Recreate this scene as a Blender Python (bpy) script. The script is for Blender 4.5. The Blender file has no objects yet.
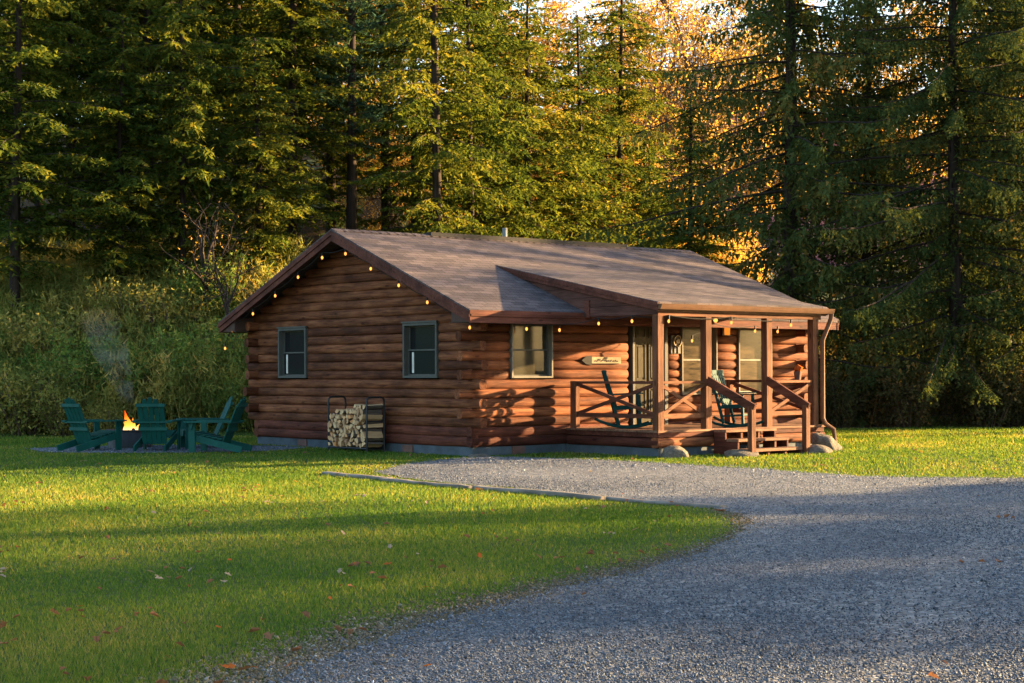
import bpy, math, random
import numpy as np
from mathutils import Vector, Matrix
random.seed(7); rng = np.random.default_rng(7)
S = bpy.context.scene
COL = S.collection
R = math.radians
def ss(a, b, x):
    t = np.clip((np.asarray(x, float) - a) / (b - a), 0, 1); return t * t * (3 - 2 * t)

# ------------------------------------------------------------ camera frame (cabin corner is the origin)
CAM = np.array([-17.8012, -22.3705, 1.4921]); YAW = -0.696; ROLL = -0.0042; FPX = 1680.88; V0 = 372.16
FW = np.array([math.sin(-YAW), math.cos(YAW)]); RT = np.array([math.cos(YAW), math.sin(YAW)])
def W(lat, dep):                        # metres to the right / ahead of the photographer -> world xy
    return CAM[0] + RT[0] * lat + FW[0] * dep, CAM[1] + RT[1] * lat + FW[1] * dep
def LD(x, y):
    dx, dy = np.asarray(x) - CAM[0], np.asarray(y) - CAM[1]
    return dx * RT[0] + dy * RT[1], dx * FW[0] + dy * FW[1]
def G(px, py, z=0.0):                   # survey helper: a ground point seen in the photo -> world xy
    a, b = px - 512, py - V0; c, s = math.cos(ROLL), math.sin(ROLL)
    u, v = c * a + s * b, -s * a + c * b
    t = (z - CAM[2]) / (-v / FPX)
    return W(u / FPX * t, t)
def ground_h(lat, dep):
    lat = np.asarray(lat, float); dep = np.asarray(dep, float)
    left = ss(-2.5, -6.5, lat)
    h = left * (3.1 * ss(38.3, 45.5, dep) + .22 * np.maximum(0, dep - 45))
    h = h + (1 - left) * (.13 * np.maximum(0, dep - 46))
    h = h + .055 * ss(24, 28, dep)
    return h
def gz(x, y):
    l, d = LD(x, y); return float(ground_h(l, d))

# ------------------------------------------------------------ materials
def newmat(name):
    m = bpy.data.materials.new(name); m.use_nodes = True
    nt = m.node_tree; nt.nodes.clear()
    out = nt.nodes.new('ShaderNodeOutputMaterial')
    return m, nt, out
def nd(nt, typ, **kw):
    n = nt.nodes.new(typ)
    for k, v in kw.items():
        if k.startswith('i_'):
            n.inputs[k[2:].replace('_', ' ')].default_value = v
        else: setattr(n, k, v)
    return n
def ramp(nt, stops, fac=None):
    r = nt.nodes.new('ShaderNodeValToRGB'); cr = r.color_ramp
    while len(cr.elements) < len(stops): cr.elements.new(.5)
    for e, (p, c) in zip(cr.elements, stops):
        e.position = p; e.color = (*c, 1) if len(c) == 3 else c
    if fac is not None: nt.links.new(fac, r.inputs['Fac'])
    return r
def coords(nt, scale=(1, 1, 1), kind='Object'):
    tc = nt.nodes.new('ShaderNodeTexCoord'); mp = nt.nodes.new('ShaderNodeMapping')
    mp.inputs['Scale'].default_value = scale
    nt.links.new(tc.outputs[kind], mp.inputs['Vector']); return mp.outputs['Vector']
def noise(nt, vec, scale, detail=4, rough=.6):
    n = nd(nt, 'ShaderNodeTexNoise'); n.inputs['Scale'].default_value = scale
    n.inputs['Detail'].default_value = detail; n.inputs['Roughness'].default_value = rough
    nt.links.new(vec, n.inputs['Vector']); return n.outputs['Fac']
def mixc(nt, fac, a, b, mode='MIX'):
    m = nd(nt, 'ShaderNodeMix', data_type='RGBA', blend_type=mode)
    for s, v in ((m.inputs['Factor'], fac), (m.inputs['A'], a), (m.inputs['B'], b)):
        if isinstance(v, (int, float)): s.default_value = v
        elif isinstance(v, tuple): s.default_value = (*v, 1)
        else: nt.links.new(v, s)
    return m.outputs['Result']
def math2(nt, op, a, b):
    m = nd(nt, 'ShaderNodeMath', operation=op)
    for i, v in enumerate((a, b)):
        if isinstance(v, (int, float)): m.inputs[i].default_value = v
        else: nt.links.new(v, m.inputs[i])
    return m.outputs[0]
def bsdf(nt, out, col, rough=.7, bump=None, bstr=.3, bdist=.01, spec=.3, metal=0):
    b = nd(nt, 'ShaderNodeBsdfPrincipled')
    b.inputs['Roughness'].default_value = rough; b.inputs['Metallic'].default_value = metal
    b.inputs['Specular IOR Level'].default_value = spec
    if isinstance(col, tuple): b.inputs['Base Color'].default_value = (*col, 1)
    else: nt.links.new(col, b.inputs['Base Color'])
    if bump is not None:
        bp = nd(nt, 'ShaderNodeBump'); bp.inputs['Strength'].default_value = bstr; bp.inputs['Distance'].default_value = bdist
        nt.links.new(bump, bp.inputs['Height']); nt.links.new(bp.outputs[0], b.inputs['Normal'])
    nt.links.new(b.outputs[0], out.inputs['Surface']); return b
def attr(nt, name):
    a = nd(nt, 'ShaderNodeAttribute', attribute_name=name); return a.outputs['Fac']

def wood(name, axis, c0, c1, c2, rough=.78, use_attr=True, scl=1.0):
    m, nt, out = newmat(name)
    sc = [14 * scl] * 3; sc[axis] = 1.1 * scl
    v = coords(nt, tuple(sc))
    n1 = noise(nt, v, 1.6, 6, .65)
    v2 = coords(nt, tuple(.9 if i == axis else 2.5 for i in range(3)))
    n2 = noise(nt, v2, 1.3, 3, .6)
    sc3 = [60] * 3; sc3[axis] = 2.2
    n3 = noise(nt, coords(nt, tuple(sc3)), 1.0, 2, .5)
    base = ramp(nt, [(.28, c0), (.5, c1), (.74, c2)], n1).outputs[0]
    blot = ramp(nt, [(.33, (.42, .40, .40)), (.6, (1.08, 1.0, .96))], n2).outputs[0]
    c = mixc(nt, .75, base, blot, 'MULTIPLY')
    chk = ramp(nt, [(.30, (.25, .2, .18)), (.40, (1, 1, 1))], n3).outputs[0]
    c = mixc(nt, .7, c, chk, 'MULTIPLY')
    vo = nd(nt, 'ShaderNodeTexVoronoi'); vo.inputs['Scale'].default_value = 1.0
    sk = [7.0 * scl] * 3; sk[axis] = 2.2 * scl
    nt.links.new(coords(nt, tuple(sk)), vo.inputs['Vector'])
    kn = ramp(nt, [(.07, (.22, .17, .15)), (.17, (1, 1, 1))], vo.outputs['Distance']).outputs[0]
    c = mixc(nt, .8, c, kn, 'MULTIPLY')
    if use_attr:
        a = attr(nt, 'var')
        tv = ramp(nt, [(0, (.52, .46, .44)), (.45, (.92, .9, .88)), (1, (1.28, 1.22, 1.12))], a).outputs[0]
        c = mixc(nt, 1.0, c, tv, 'MULTIPLY')
    bsdf(nt, out, c, rough, bump=n1, bstr=.5, bdist=.015, spec=.1)
    return m
def plain(name, col, rough=.6, metal=0, var=.25, nscale=6, spec=.3, bstr=.15):
    m, nt, out = newmat(name)
    n = noise(nt, coords(nt), nscale, 5)
    lo = tuple(c * (1 - var) for c in col); hi = tuple(c * (1 + var) for c in col)
    bsdf(nt, out, ramp(nt, [(.3, lo), (.7, hi)], n).outputs[0], rough, bump=n, bstr=bstr, spec=spec, metal=metal)
    return m
def leafmat(name, stops, trans=.4, gloss=.0):
    m, nt, out = newmat(name)
    a = attr(nt, 'var')
    oi = nd(nt, 'ShaderNodeObjectInfo')
    f = math2(nt, 'ADD', a, math2(nt, 'MULTIPLY', math2(nt, 'SUBTRACT', oi.outputs['Random'], .5), .22))
    c = ramp(nt, stops, f).outputs[0]
    d = nd(nt, 'ShaderNodeBsdfDiffuse'); t = nd(nt, 'ShaderNodeBsdfTranslucent'); mx = nd(nt, 'ShaderNodeMixShader')
    mx.inputs[0].default_value = trans
    tc = mixc(nt, 1.0, c, (1.25, 1.05, .6), 'MULTIPLY')
    nt.links.new(c, d.inputs[0]); nt.links.new(tc, t.inputs[0])
    nt.links.new(d.outputs[0], mx.inputs[1]); nt.links.new(t.outputs[0], mx.inputs[2])
    nt.links.new(mx.outputs[0], out.inputs['Surface'])
    return m

M = {}
LC = ((.058, .018, .009), (.162, .059, .027), (.265, .116, .051))
M['log_x'] = wood('stained_log_wood_lengthwise', 0, *LC)
M['log_y'] = wood('stained_log_wood_crosswise', 1, *LC)
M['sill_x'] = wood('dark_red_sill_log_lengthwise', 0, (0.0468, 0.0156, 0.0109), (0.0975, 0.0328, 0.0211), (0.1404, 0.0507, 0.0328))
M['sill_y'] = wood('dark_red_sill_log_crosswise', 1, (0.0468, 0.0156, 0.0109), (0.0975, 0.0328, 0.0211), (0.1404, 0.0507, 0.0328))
M['beam'] = wood('stained_post_wood', 2, (0.0842, 0.0329, 0.0158), (0.1516, 0.0629, 0.0317), (0.2022, 0.0895, 0.0475), use_attr=False)
M['beam_x'] = wood('stained_beam_wood', 0, (0.0936, 0.0371, 0.0175), (0.1685, 0.0710, 0.0349), (0.2246, 0.1010, 0.0524), use_attr=False)
M['rail'] = wood('dark_rail_wood', 1, (0.0597, 0.0205, 0.0124), (0.1127, 0.0410, 0.0236), (0.1658, 0.0644, 0.0365), use_attr=False)
M['trim'] = wood('brown_trim_boards', 0, (0.0780, 0.0279, 0.0187), (0.1170, 0.0417, 0.0274), (0.1482, 0.0564, 0.0374), use_attr=False)
M['siding'] = wood('brown_side_boards', 1, (0.0663, 0.0281, 0.0211), (0.1053, 0.0468, 0.0343), (0.1404, 0.0671, 0.0499), use_attr=False)
M['deck'] = wood('deck_boards', 0, (0.1092, 0.0546, 0.0312), (0.2028, 0.1092, 0.0663), (0.2652, 0.1560, 0.1014), use_attr=False)
M['soffit'] = plain('soffit_boards', (.06, .03, .02), .8)
M['block'] = plain('painted_block', (0.0600, 0.0736, 0.0840), .85, var=.3, nscale=4)
M['ventm'] = plain('rusty_vent', (.12, .06, .045), .8)
M['green_trim'] = plain('grey_window_trim', (.078, .074, .062), .6, var=.15, spec=.12)
M['white_trim'] = plain('pale_window_trim', (0.1760, 0.1520, 0.1200), .7, var=.15, spec=.08)
M['doorm'] = plain('olive_door_paint', (0.0612, 0.0504, 0.0302), .7, var=.2, nscale=9, spec=.06)
M['black'] = plain('black_steel', (.012, .012, .013), .45)
M['darkmetal'] = plain('dark_grey_steel', (.045, .048, .052), .55, var=.4)
M['green'] = plain('green_plastic_lumber', (.006, .066, .052), .55, var=.2, spec=.15)
M['teal'] = plain('teal_painted_wood', (0.0045, 0.0391, 0.0365), .6, var=.25, spec=.08)
M['gutter'] = plain('brown_gutter_metal', (.125, .062, .033), .6, var=.2, spec=.1)
M['white'] = plain('weathered_white_paint', (.6, .56, .48), .6)
M['plaquem'] = plain('pale_plaque_paint', (.26, .20, .13), .8, spec=.06)
M['pipe'] = plain('grey_vent_pipe', (.17, .18, .19), .5)
M['cord'] = plain('black_light_cord', (.01, .01, .01), .6)
M['brass'] = plain('aged_brass', (.15, .10, .045), .6, metal=.2)
M['char'] = plain('charred_wood', (.02, .018, .016), .9)

def shingle():
    m, nt, out = newmat('brown_asphalt_shingles')
    v = coords(nt, (1, 1.075, 1))
    b = nd(nt, 'ShaderNodeTexBrick', offset=.5, offset_frequency=2, squash=1.0)
    b.inputs['Scale'].default_value = 1; b.inputs['Brick Width'].default_value = .3; b.inputs['Row Height'].default_value = .14
    b.inputs['Mortar Size'].default_value = .009; b.inputs['Mortar Smooth'].default_value = .4; b.inputs['Bias'].default_value = 0
    b.inputs['Color1'].default_value = (.062, .048, .048, 1); b.inputs['Color2'].default_value = (.128, .098, .094, 1)
    b.inputs['Mortar'].default_value = (.034, .027, .026, 1)
    nt.links.new(v, b.inputs['Vector'])
    n = noise(nt, coords(nt, (1, 1, 1)), 1.1, 5); n2 = noise(nt, coords(nt), 40, 3)
    c = mixc(nt, .6, b.outputs['Color'], ramp(nt, [(.3, (.6, .6, .64)), (.7, (1.15, 1.1, 1.05))], n).outputs[0], 'MULTIPLY')
    c = mixc(nt, .5, c, ramp(nt, [(.35, (.6, .6, .6)), (.65, (1.2, 1.2, 1.2))], n2).outputs[0], 'MULTIPLY')
    # butt edge of each row as a ramp in height
    sx = nd(nt, 'ShaderNodeSeparateXYZ'); nt.links.new(v, sx.inputs[0])
    row = math2(nt, 'FRACT', math2(nt, 'DIVIDE', sx.outputs[1], .14), 0)
    h = math2(nt, 'ADD', math2(nt, 'MULTIPLY', math2(nt, 'SUBTRACT', 1, row), .8), math2(nt, 'MULTIPLY', n2, .5))
    bsdf(nt, out, c, .9, bump=h, bstr=.6, bdist=.02, spec=.15)
    return m
M['shingle'] = shingle()
def panemat():
    m, nt, out = newmat('screened_glass')
    n = noise(nt, coords(nt, (1, 1, 3)), 2.2, 3)
    bsdf(nt, out, ramp(nt, [(.3, (.032, .028, .018)), (.7, (.055, .048, .031))], n).outputs[0], .08, spec=.5)
    return m
M['pane'] = panemat()
def darkpane():
    m, nt, out = newmat('dark_window_glass'); bsdf(nt, out, (.012, .013, .013), .06, spec=.5); return m
M['glass'] = darkpane()
def blind():
    m, nt, out = newmat('tan_blind_painted_shadow_bands')
    n = noise(nt, coords(nt, (1, 1, 6)), 2.0, 3)  # stretched noise puts the dark shadow bands into the blind's colour
    bsdf(nt, out, ramp(nt, [(.36, (.018, .013, .008)), (.64, (.075, .05, .027))], n).outputs[0], .12, spec=.35)
    return m
M['blind'] = blind(); M['dark_sash'] = plain('dark_sash_paint', (.09, .075, .05), .55)
def emis(name, col, st):
    m, nt, out = newmat(name); e = nd(nt, 'ShaderNodeEmission'); e.inputs[0].default_value = (*col, 1); e.inputs[1].default_value = st
    nt.links.new(e.outputs[0], out.inputs['Surface']); return m
M['bulb'] = emis('amber_bulb_glow', (1, .38, .075), .27)
M['sconce'] = emis('amber_lamp_glow', (1, .27, .03), .13)
def flamem():
    m, nt, out = newmat('fire'); e = nd(nt, 'ShaderNodeEmission')
    tc = nd(nt, 'ShaderNodeTexCoord'); sx = nd(nt, 'ShaderNodeSeparateXYZ'); nt.links.new(tc.outputs['Generated'], sx.inputs[0])
    r = ramp(nt, [(.0, (1, .72, .34)), (.3, (1, .42, .05)), (.75, (1, .13, .005)), (1, (.8, .05, .0))], sx.outputs[2])
    nt.links.new(r.outputs[0], e.inputs[0]); e.inputs[1].default_value = .26
    lw = nd(nt, 'ShaderNodeLayerWeight'); lw.inputs[0].default_value = .35; tr = nd(nt, 'ShaderNodeBsdfTransparent'); mx = nd(nt, 'ShaderNodeMixShader')
    fz = ramp(nt, [(.25, (0, 0, 0)), (.85, (1, 1, 1))], lw.outputs['Facing'])
    nt.links.new(fz.outputs[0], mx.inputs[0]); nt.links.new(e.outputs[0], mx.inputs[1]); nt.links.new(tr.outputs[0], mx.inputs[2])
    nt.links.new(mx.outputs[0], out.inputs['Surface']); return m
M['flame'] = flamem()

M['hemlock'] = leafmat('hemlock_needles', [(.0, (0.0232, 0.0449, 0.0108)), (.4, (0.0581, 0.0867, 0.0155)), (.75, (0.1238, 0.1354, 0.0232)), (1, (0.1935, 0.1664, 0.0310))], .5)
M['pine'] = leafmat('blue_green_pine_needles', [(.0, (0.0234, 0.0585, 0.0416)), (.5, (0.0520, 0.1105, 0.0715)), (1, (0.1040, 0.1625, 0.0780))], .35)
M['spruce'] = leafmat('spruce_needles', [(.0, (0.0308, 0.0509, 0.0177)), (.45, (0.0654, 0.0909, 0.0284)), (.8, (0.1252, 0.1235, 0.0355)), (1, (0.2693, 0.1546, 0.0442))], .35)
M['gold'] = leafmat('autumn_gold_leaves', [(.0, (.27, .14, .04)), (.35, (.41, .25, .06)), (.7, (.50, .36, .09)), (1, (.46, .38, .14))], .5)
M['shrub'] = leafmat('shrub_leaves', [(.0, (0.0399, 0.0815, 0.0217)), (.45, (0.0998, 0.1668, 0.0362)), (.8, (0.2356, 0.2537, 0.0544)), (1, (0.4350, 0.3081, 0.0635))], .4)
M['weed'] = leafmat('goldenrod_and_weeds', [(.0, (0.0771, 0.1051, 0.0280)), (.4, (0.1820, 0.1960, 0.0476)), (.72, (0.3500, 0.2800, 0.0700)), (1, (0.4760, 0.2940, 0.1120))], .4)
M['brush'] = leafmat('brown_brush', [(.0, (0.0429, 0.0507, 0.0195)), (.45, (0.0876, 0.0819, 0.0312)), (.8, (0.1755, 0.1170, 0.0468)), (1, (0.3900, 0.2145, 0.0585))], .3)
M['grassm'] = leafmat('lawn_grass', [(.0, (.036, .088, .014)), (.4, (.092, .165, .027)), (.75, (.185, .212, .038)), (1, (.34, .27, .09))], .42)
M['leaf_brown'] = leafmat('fallen_leaf_brown', [(0, (.10, .045, .025)), (1, (.22, .11, .06))], .2)
M['leaf_pale'] = leafmat('fallen_leaf_pale', [(0, (.2, .15, .1)), (1, (.33, .25, .18))], .2)
M['leaf_red'] = leafmat('fallen_leaf_orange', [(0, (.3, .06, .015)), (1, (.42, .13, .03))], .2)
M['bark'] = wood('dark_bark', 2, (.018, .014, .011), (.04, .03, .024), (.075, .058, .046), .9, use_attr=False, scl=.6)
M['barklight'] = wood('grey_brown_bark', 2, (.05, .036, .026), (.10, .072, .05), (.16, .115, .08), .9, use_attr=False, scl=.6)

def soil():
    m, nt, out = newmat('lawn_soil')
    n = noise(nt, coords(nt), .9, 6); n2 = noise(nt, coords(nt), 14, 5)
    c = ramp(nt, [(.3, (.03, .045, .012)), (.55, (.045, .07, .014)), (.75, (.075, .075, .025))], n2).outputs[0]
    c = mixc(nt, .5, c, ramp(nt, [(.35, (.7, .75, .7)), (.65, (1.2, 1.1, 1.0))], n).outputs[0], 'MULTIPLY')
    bsdf(nt, out, c, .95, bump=n2, bstr=.5, bdist=.03, spec=.1); return m
M['soil'] = soil()
def dirtm():
    m, nt, out = newmat('bare_dirt_edge')
    n = noise(nt, coords(nt), 3, 6); n2 = noise(nt, coords(nt), 45, 4)
    c = ramp(nt, [(.3, (.085, .07, .048)), (.6, (.15, .12, .085)), (.8, (.2, .165, .12))], n).outputs[0]
    c = mixc(nt, .5, c, ramp(nt, [(.35, (.55, .55, .55)), (.65, (1.2, 1.2, 1.2))], n2).outputs[0], 'MULTIPLY')
    bsdf(nt, out, c, .95, bump=n2, bstr=.7, bdist=.02, spec=.1); return m
M['dirt'] = dirtm()
def gravelm():
    m, nt, out = newmat('grey_gravel')
    v = coords(nt)
    vo = nd(nt, 'ShaderNodeTexVoronoi', feature='F1'); vo.inputs['Scale'].default_value = 34; nt.links.new(v, vo.inputs['Vector'])
    sx = nd(nt, 'ShaderNodeSeparateXYZ'); nt.links.new(vo.outputs['Color'], sx.inputs[0])
    c = ramp(nt, [(.0, (.055, .058, .064)), (.45, (.112, .116, .124)), (.8, (.16, .164, .17)), (1, (.26, .26, .26))], sx.outputs[0]).outputs[0]
    n = noise(nt, v, .5, 6, .65)
    c = mixc(nt, .55, c, ramp(nt, [(.36, (.62, .62, .64)), (.52, (1, 1, 1)), (.66, (1.25, 1.16, 1.02))], n).outputs[0], 'MULTIPLY')
    h = math2(nt, 'SUBTRACT', 1, vo.outputs['Distance'])
    bsdf(nt, out, c, .85, bump=h, bstr=1.0, bdist=.03, spec=.2); return m
M['gravel'] = gravelm()
def stonem():
    m, nt, out = newmat('gravel_stones')
    a = attr(nt, 'var')
    c = ramp(nt, [(.0, (.036, .044, .058)), (.45, (.090, .105, .130)), (.8, (.15, .168, .196)), (.93, (.24, .255, .275)), (1, (.36, .36, .36))], a).outputs[0]
    bsdf(nt, out, c, .8, spec=.25); return m
M['stones'] = stonem()
M['dirtbits'] = leafmat('dirt_crumbs', [(.0, (0.0675, 0.0540, 0.0351)), (.5, (0.1418, 0.1148, 0.0756)), (.85, (0.2160, 0.1755, 0.1215)), (1, (0.2970, 0.2700, 0.2295))], .02)
def boulder():
    m, nt, out = newmat('fieldstone')
    n = noise(nt, coords(nt), 5, 7, .7)
    c = ramp(nt, [(.3, (.05, .043, .034)), (.55, (.125, .105, .08)), (.75, (.21, .18, .14))], n).outputs[0]
    bsdf(nt, out, c, .9, bump=n, bstr=.6, bdist=.04, spec=.15); return m
M['rock'] = boulder()
def timberm():
    m, nt, out = newmat('weathered_timber')
    n = noise(nt, coords(nt, (14, 1.2, 14)), 1.5, 5); n2 = noise(nt, coords(nt), 1.2, 3)
    c = ramp(nt, [(.3, (.10, .085, .07)), (.6, (.22, .195, .17)), (.8, (.34, .31, .28))], n).outputs[0]
    c = mixc(nt, .6, c, ramp(nt, [(.4, (.55, .5, .45)), (.6, (1.1, 1.1, 1.1))], n2).outputs[0], 'MULTIPLY')
    bsdf(nt, out, c, .9, bump=n, bstr=.5, bdist=.02, spec=.1); return m
M['timber'] = timberm()
def splitm():
    m, nt, out = newmat('split_firewood')
    a = attr(nt, 'var')
    n = noise(nt, coords(nt, (2, 22, 22)), 1.4, 4)
    oi = nd(nt, 'ShaderNodeObjectInfo')
    c = ramp(nt, [(.0, (.32, .18, .10)), (.35, (.54, .33, .17)), (.75, (.66, .44, .24)), (1, (.60, .27, .10))], oi.outputs['Random']).outputs[0]
    c = mixc(nt, .7, c, ramp(nt, [(.3, (.62, .58, .52)), (.7, (1.1, 1.08, 1.05))], n).outputs[0], 'MULTIPLY')
    bark = ramp(nt, [(.3, (.06, .045, .035)), (.7, (.17, .13, .1))], n).outputs[0]
    c = mixc(nt, a, c, bark)
    bsdf(nt, out, c, .85, bump=n, bstr=.4, bdist=.01, spec=.15); return m
M['firewood'] = splitm()
def hillm():
    m, nt, out = newmat('bare_wooded_hillside')
    n = noise(nt, coords(nt, (1, 1, .35)), .45, 8, .75); n2 = noise(nt, coords(nt), .03, 4)
    c = ramp(nt, [(.3, (.055, .045, .048)), (.5, (.12, .065, .105)), (.7, (.21, .165, .145))], n).outputs[0]
    c = mixc(nt, .6, c, ramp(nt, [(.4, (.7, .75, .65)), (.6, (1.2, .95, .7))], n2).outputs[0], 'MULTIPLY')
    bsdf(nt, out, c, 1, bump=n, bstr=1, bdist=2.5, spec=0); return m
M['hill'] = hillm()
def littm():
    m, nt, out = newmat('forest_floor')
    n = noise(nt, coords(nt), 2.5, 7, .7)
    c = ramp(nt, [(.3, (.022, .018, .010)), (.55, (.055, .04, .02)), (.75, (.11, .065, .026))], n).outputs[0]
    bsdf(nt, out, c, .95, bump=n, bstr=.8, bdist=.08, spec=.05); return m
M['floor'] = littm()

# ------------------------------------------------------------ mesh helpers
def unit(v):
    v = np.asarray(v, float); return v / (np.linalg.norm(v) + 1e-12)
class Geo:
    def __init__(s): s.V = []; s.F = []; s.n = 0; s.var = []
    def add(s, V, F, var=.5):
        o = s.n; s.V.extend([tuple(map(float, v)) for v in V]); s.n += len(V)
        for f in F: s.F.append(tuple(i + o for i in f)); s.var.append(var)
        return s
    def box(s, x0, x1, y0, y1, z0, z1, var=.5):
        V = [(x0, y0, z0), (x1, y0, z0), (x1, y1, z0), (x0, y1, z0), (x0, y0, z1), (x1, y0, z1), (x1, y1, z1), (x0, y1, z1)]
        return s.add(V, [(0, 3, 2, 1), (4, 5, 6, 7), (0, 1, 5, 4), (1, 2, 6, 5), (2, 3, 7, 6), (3, 0, 4, 7)], var)
    def bar(s, p0, p1, w, h, up=(0, 0, 1), var=.5):     # a board from p0 to p1, h along 'up', w across
        p0 = np.array(p0, float); p1 = np.array(p1, float); d = unit(p1 - p0)
        sd = unit(np.cross(d, up)); u = np.cross(sd, d)
        V = []
        for p in (p0, p1):
            for a, b in ((-1, -1), (1, -1), (1, 1), (-1, 1)): V.append(p + sd * a * w / 2 + u * b * h / 2)
        return s.add(V, [(0, 1, 2, 3), (7, 6, 5, 4), (0, 4, 5, 1), (1, 5, 6, 2), (2, 6, 7, 3), (3, 7, 4, 0)], var)
    def tube(s, P, rad, n=8, caps=True, var=.5, ell=None):
        P = [np.array(p, float) for p in P]; m = len(P)
        rad = [rad] * m if isinstance(rad, (int, float)) else rad
        V = []; prev = None
        for i in range(m):
            d = unit(P[min(i + 1, m - 1)] - P[max(i - 1, 0)])
            a = np.array((0, 0, 1.)) if abs(d[2]) < .9 else np.array((1., 0, 0))
            if prev is not None: a = prev
            u = unit(a - d * np.dot(a, d)); w = np.cross(d, u); prev = u
            for k in range(n):
                t = 2 * math.pi * k / n
                V.append(P[i] + rad[i] * (math.cos(t) * u + math.sin(t) * w * (ell or 1)))
        F = []
        for i in range(m - 1):
            for k in range(n):
                F.append((i * n + k, i * n + (k + 1) % n, (i + 1) * n + (k + 1) % n, (i + 1) * n + k))
        if caps: F.append(tuple(range(n))[::-1]); F.append(tuple((m - 1) * n + k for k in range(n)))
        return s.add(V, F, var)
    def prism(s, poly, fn, a, b, var=.5):               # polygon (u,v) swept between a and b through fn(u,v,t)
        n = len(poly)
        V = [fn(u, v, a) for u, v in poly] + [fn(u, v, b) for u, v in poly]
        F = [tuple(range(n))[::-1], tuple(n + i for i in range(n))] + [(i, (i + 1) % n, n + (i + 1) % n, n + i) for i in range(n)]
        return s.add(V, F, var)
def link(o, parent=None):
    COL.objects.link(o)
    if parent is not None: o.parent = parent
    return o
def obj(name, g, mat, parent=None, smooth=False):
    me = bpy.data.meshes.new(name); me.from_pydata(g.V, [], g.F)
    at = me.attributes.new('var', 'FLOAT', 'FACE'); at.data.foreach_set('value', g.var)
    me.materials.append(M[mat] if isinstance(mat, str) else mat)
    import bmesh
    bm = bmesh.new(); bm.from_mesh(me); bmesh.ops.recalc_face_normals(bm, faces=bm.faces); bm.to_mesh(me); bm.free()
    if smooth:
        me.polygons.foreach_set('use_smooth', [True] * len(me.polygons))
        try: me.set_sharp_from_angle(angle=R(40))
        except Exception: pass
    return link(bpy.data.objects.new(name, me), parent)
def npmesh(name, V, T, mat, var=None, parent=None, smooth=False):    # triangles from numpy arrays
    me = bpy.data.meshes.new(name)
    V = np.ascontiguousarray(V, np.float32); T = np.ascontiguousarray(T, np.int32)
    me.vertices.add(len(V)); me.vertices.foreach_set('co', V.ravel())
    me.loops.add(T.size); me.loops.foreach_set('vertex_index', T.ravel())
    me.polygons.add(len(T)); me.polygons.foreach_set('loop_start', np.arange(0, T.size, 3, dtype=np.int32))
    if smooth: me.polygons.foreach_set('use_smooth', np.ones(len(T), bool))
    me.update(calc_edges=True)
    if var is not None:
        at = me.attributes.new('var', 'FLOAT', 'FACE'); at.data.foreach_set('value', np.ascontiguousarray(var, np.float32))
    me.materials.append(M[mat])
    return link(bpy.data.objects.new(name, me), parent)
def tag(o, label=None, cat=None, group=None, kind=None):
    if label: o['label'] = label
    if cat: o['category'] = cat
    if group: o['group'] = group
    if kind: o['kind'] = kind
    return o
def thing(name, label, cat, loc=(0, 0, 0), rz=0, group=None):
    o = bpy.data.objects.new(name, None); o.empty_display_size = .2; COL.objects.link(o)
    o.location = loc; o.rotation_euler = (0, 0, rz)
    return tag(o, label, cat, group)
def dup(root, loc, rz, scale=None, label=None, group=None):
    r = root.copy(); COL.objects.link(r); r.location = loc; r.rotation_euler = (0, 0, rz)
    if scale: r.scale = scale
    if label: r['label'] = label
    if group: r['group'] = group
    for ch in list(root.children):
        c = ch.copy(); COL.objects.link(c); c.parent = r
        for g in list(ch.children):
            d = g.copy(); COL.objects.link(d); d.parent = c
    return r

# ------------------------------------------------------------ the cabin
CW, CL = 7.0954, 8.5502
ZB, PITCH = .22, .164
OX, OY, ZE, ZR = .486, .553, 2.533, 4.146
SL = (ZR - ZE) / (CW / 2 + OY)
cabin = thing('log_cabin', 'brown log cabin with a covered front porch and shingled gable roof', 'cabin')

def log(g, axis, a, b, c, z, ry=.08, rz=.087, var=None, rounded=(True, True)):
    """one log of a wall course: runs along x (axis 0) or y (axis 1) from a to b, centre line at c, z"""
    if b - a < .06: return
    var = random.random() if var is None else var
    m = max(2, int((b - a) / .45) + 1); n = 16
    ts = list(np.linspace(a, b, m)); sc = [1 + random.uniform(-.025, .025) for _ in ts]
    jz = [random.uniform(-.004, .004) for _ in ts]
    if rounded[0]: ts = [a, a + .025] + ts[1:]; sc = [.78] + sc[:1] + sc[1:]; jz = jz[:1] + jz
    if rounded[1]: ts = ts[:-1] + [b - .025, b]; sc = sc[:-1] + [sc[-1], .78]; jz = jz + jz[-1:]
    V = []
    for t, s_, j in zip(ts, sc, jz):
        for k in range(n):
            q = 2 * math.pi * k / n
            cq, sq = math.cos(q), math.sin(q); o, u = ry * s_ * math.copysign(abs(cq) ** .72, cq), rz * s_ * math.copysign(abs(sq) ** .8, sq)
            V.append((t, c + o, z + u + j) if axis == 0 else (c + o, t, z + u + j))
    m = len(ts)
    F = [(i * n + k, i * n + (k + 1) % n, (i + 1) * n + (k + 1) % n, (i + 1) * n + k) for i in range(m - 1) for k in range(n)]
    F += [tuple(range(n)), tuple((m - 1) * n + k for k in range(n))]
    g.add(V, F, var)
def spans(a, b, holes, z):
    out = [(a, b)]
    for h0, h1, z0, z1 in holes:
        if z + .05 < z0 or z - .05 > z1: continue
        nw = []
        for s, e in out:
            if h1 <= s or h0 >= e: nw.append((s, e)); continue
            if h0 > s: nw.append((s, h0))
            if h1 < e: nw.append((h1, e))
        out = nw
    return out
FRONT_HOLES = [(.87, 1.82, 1.39, 2.36), (3.70, 4.72, .4, 2.5), (5.07, 6.04, 1.05, 2.36), (6.65, 7.62, 1.05, 2.36)]
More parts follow.
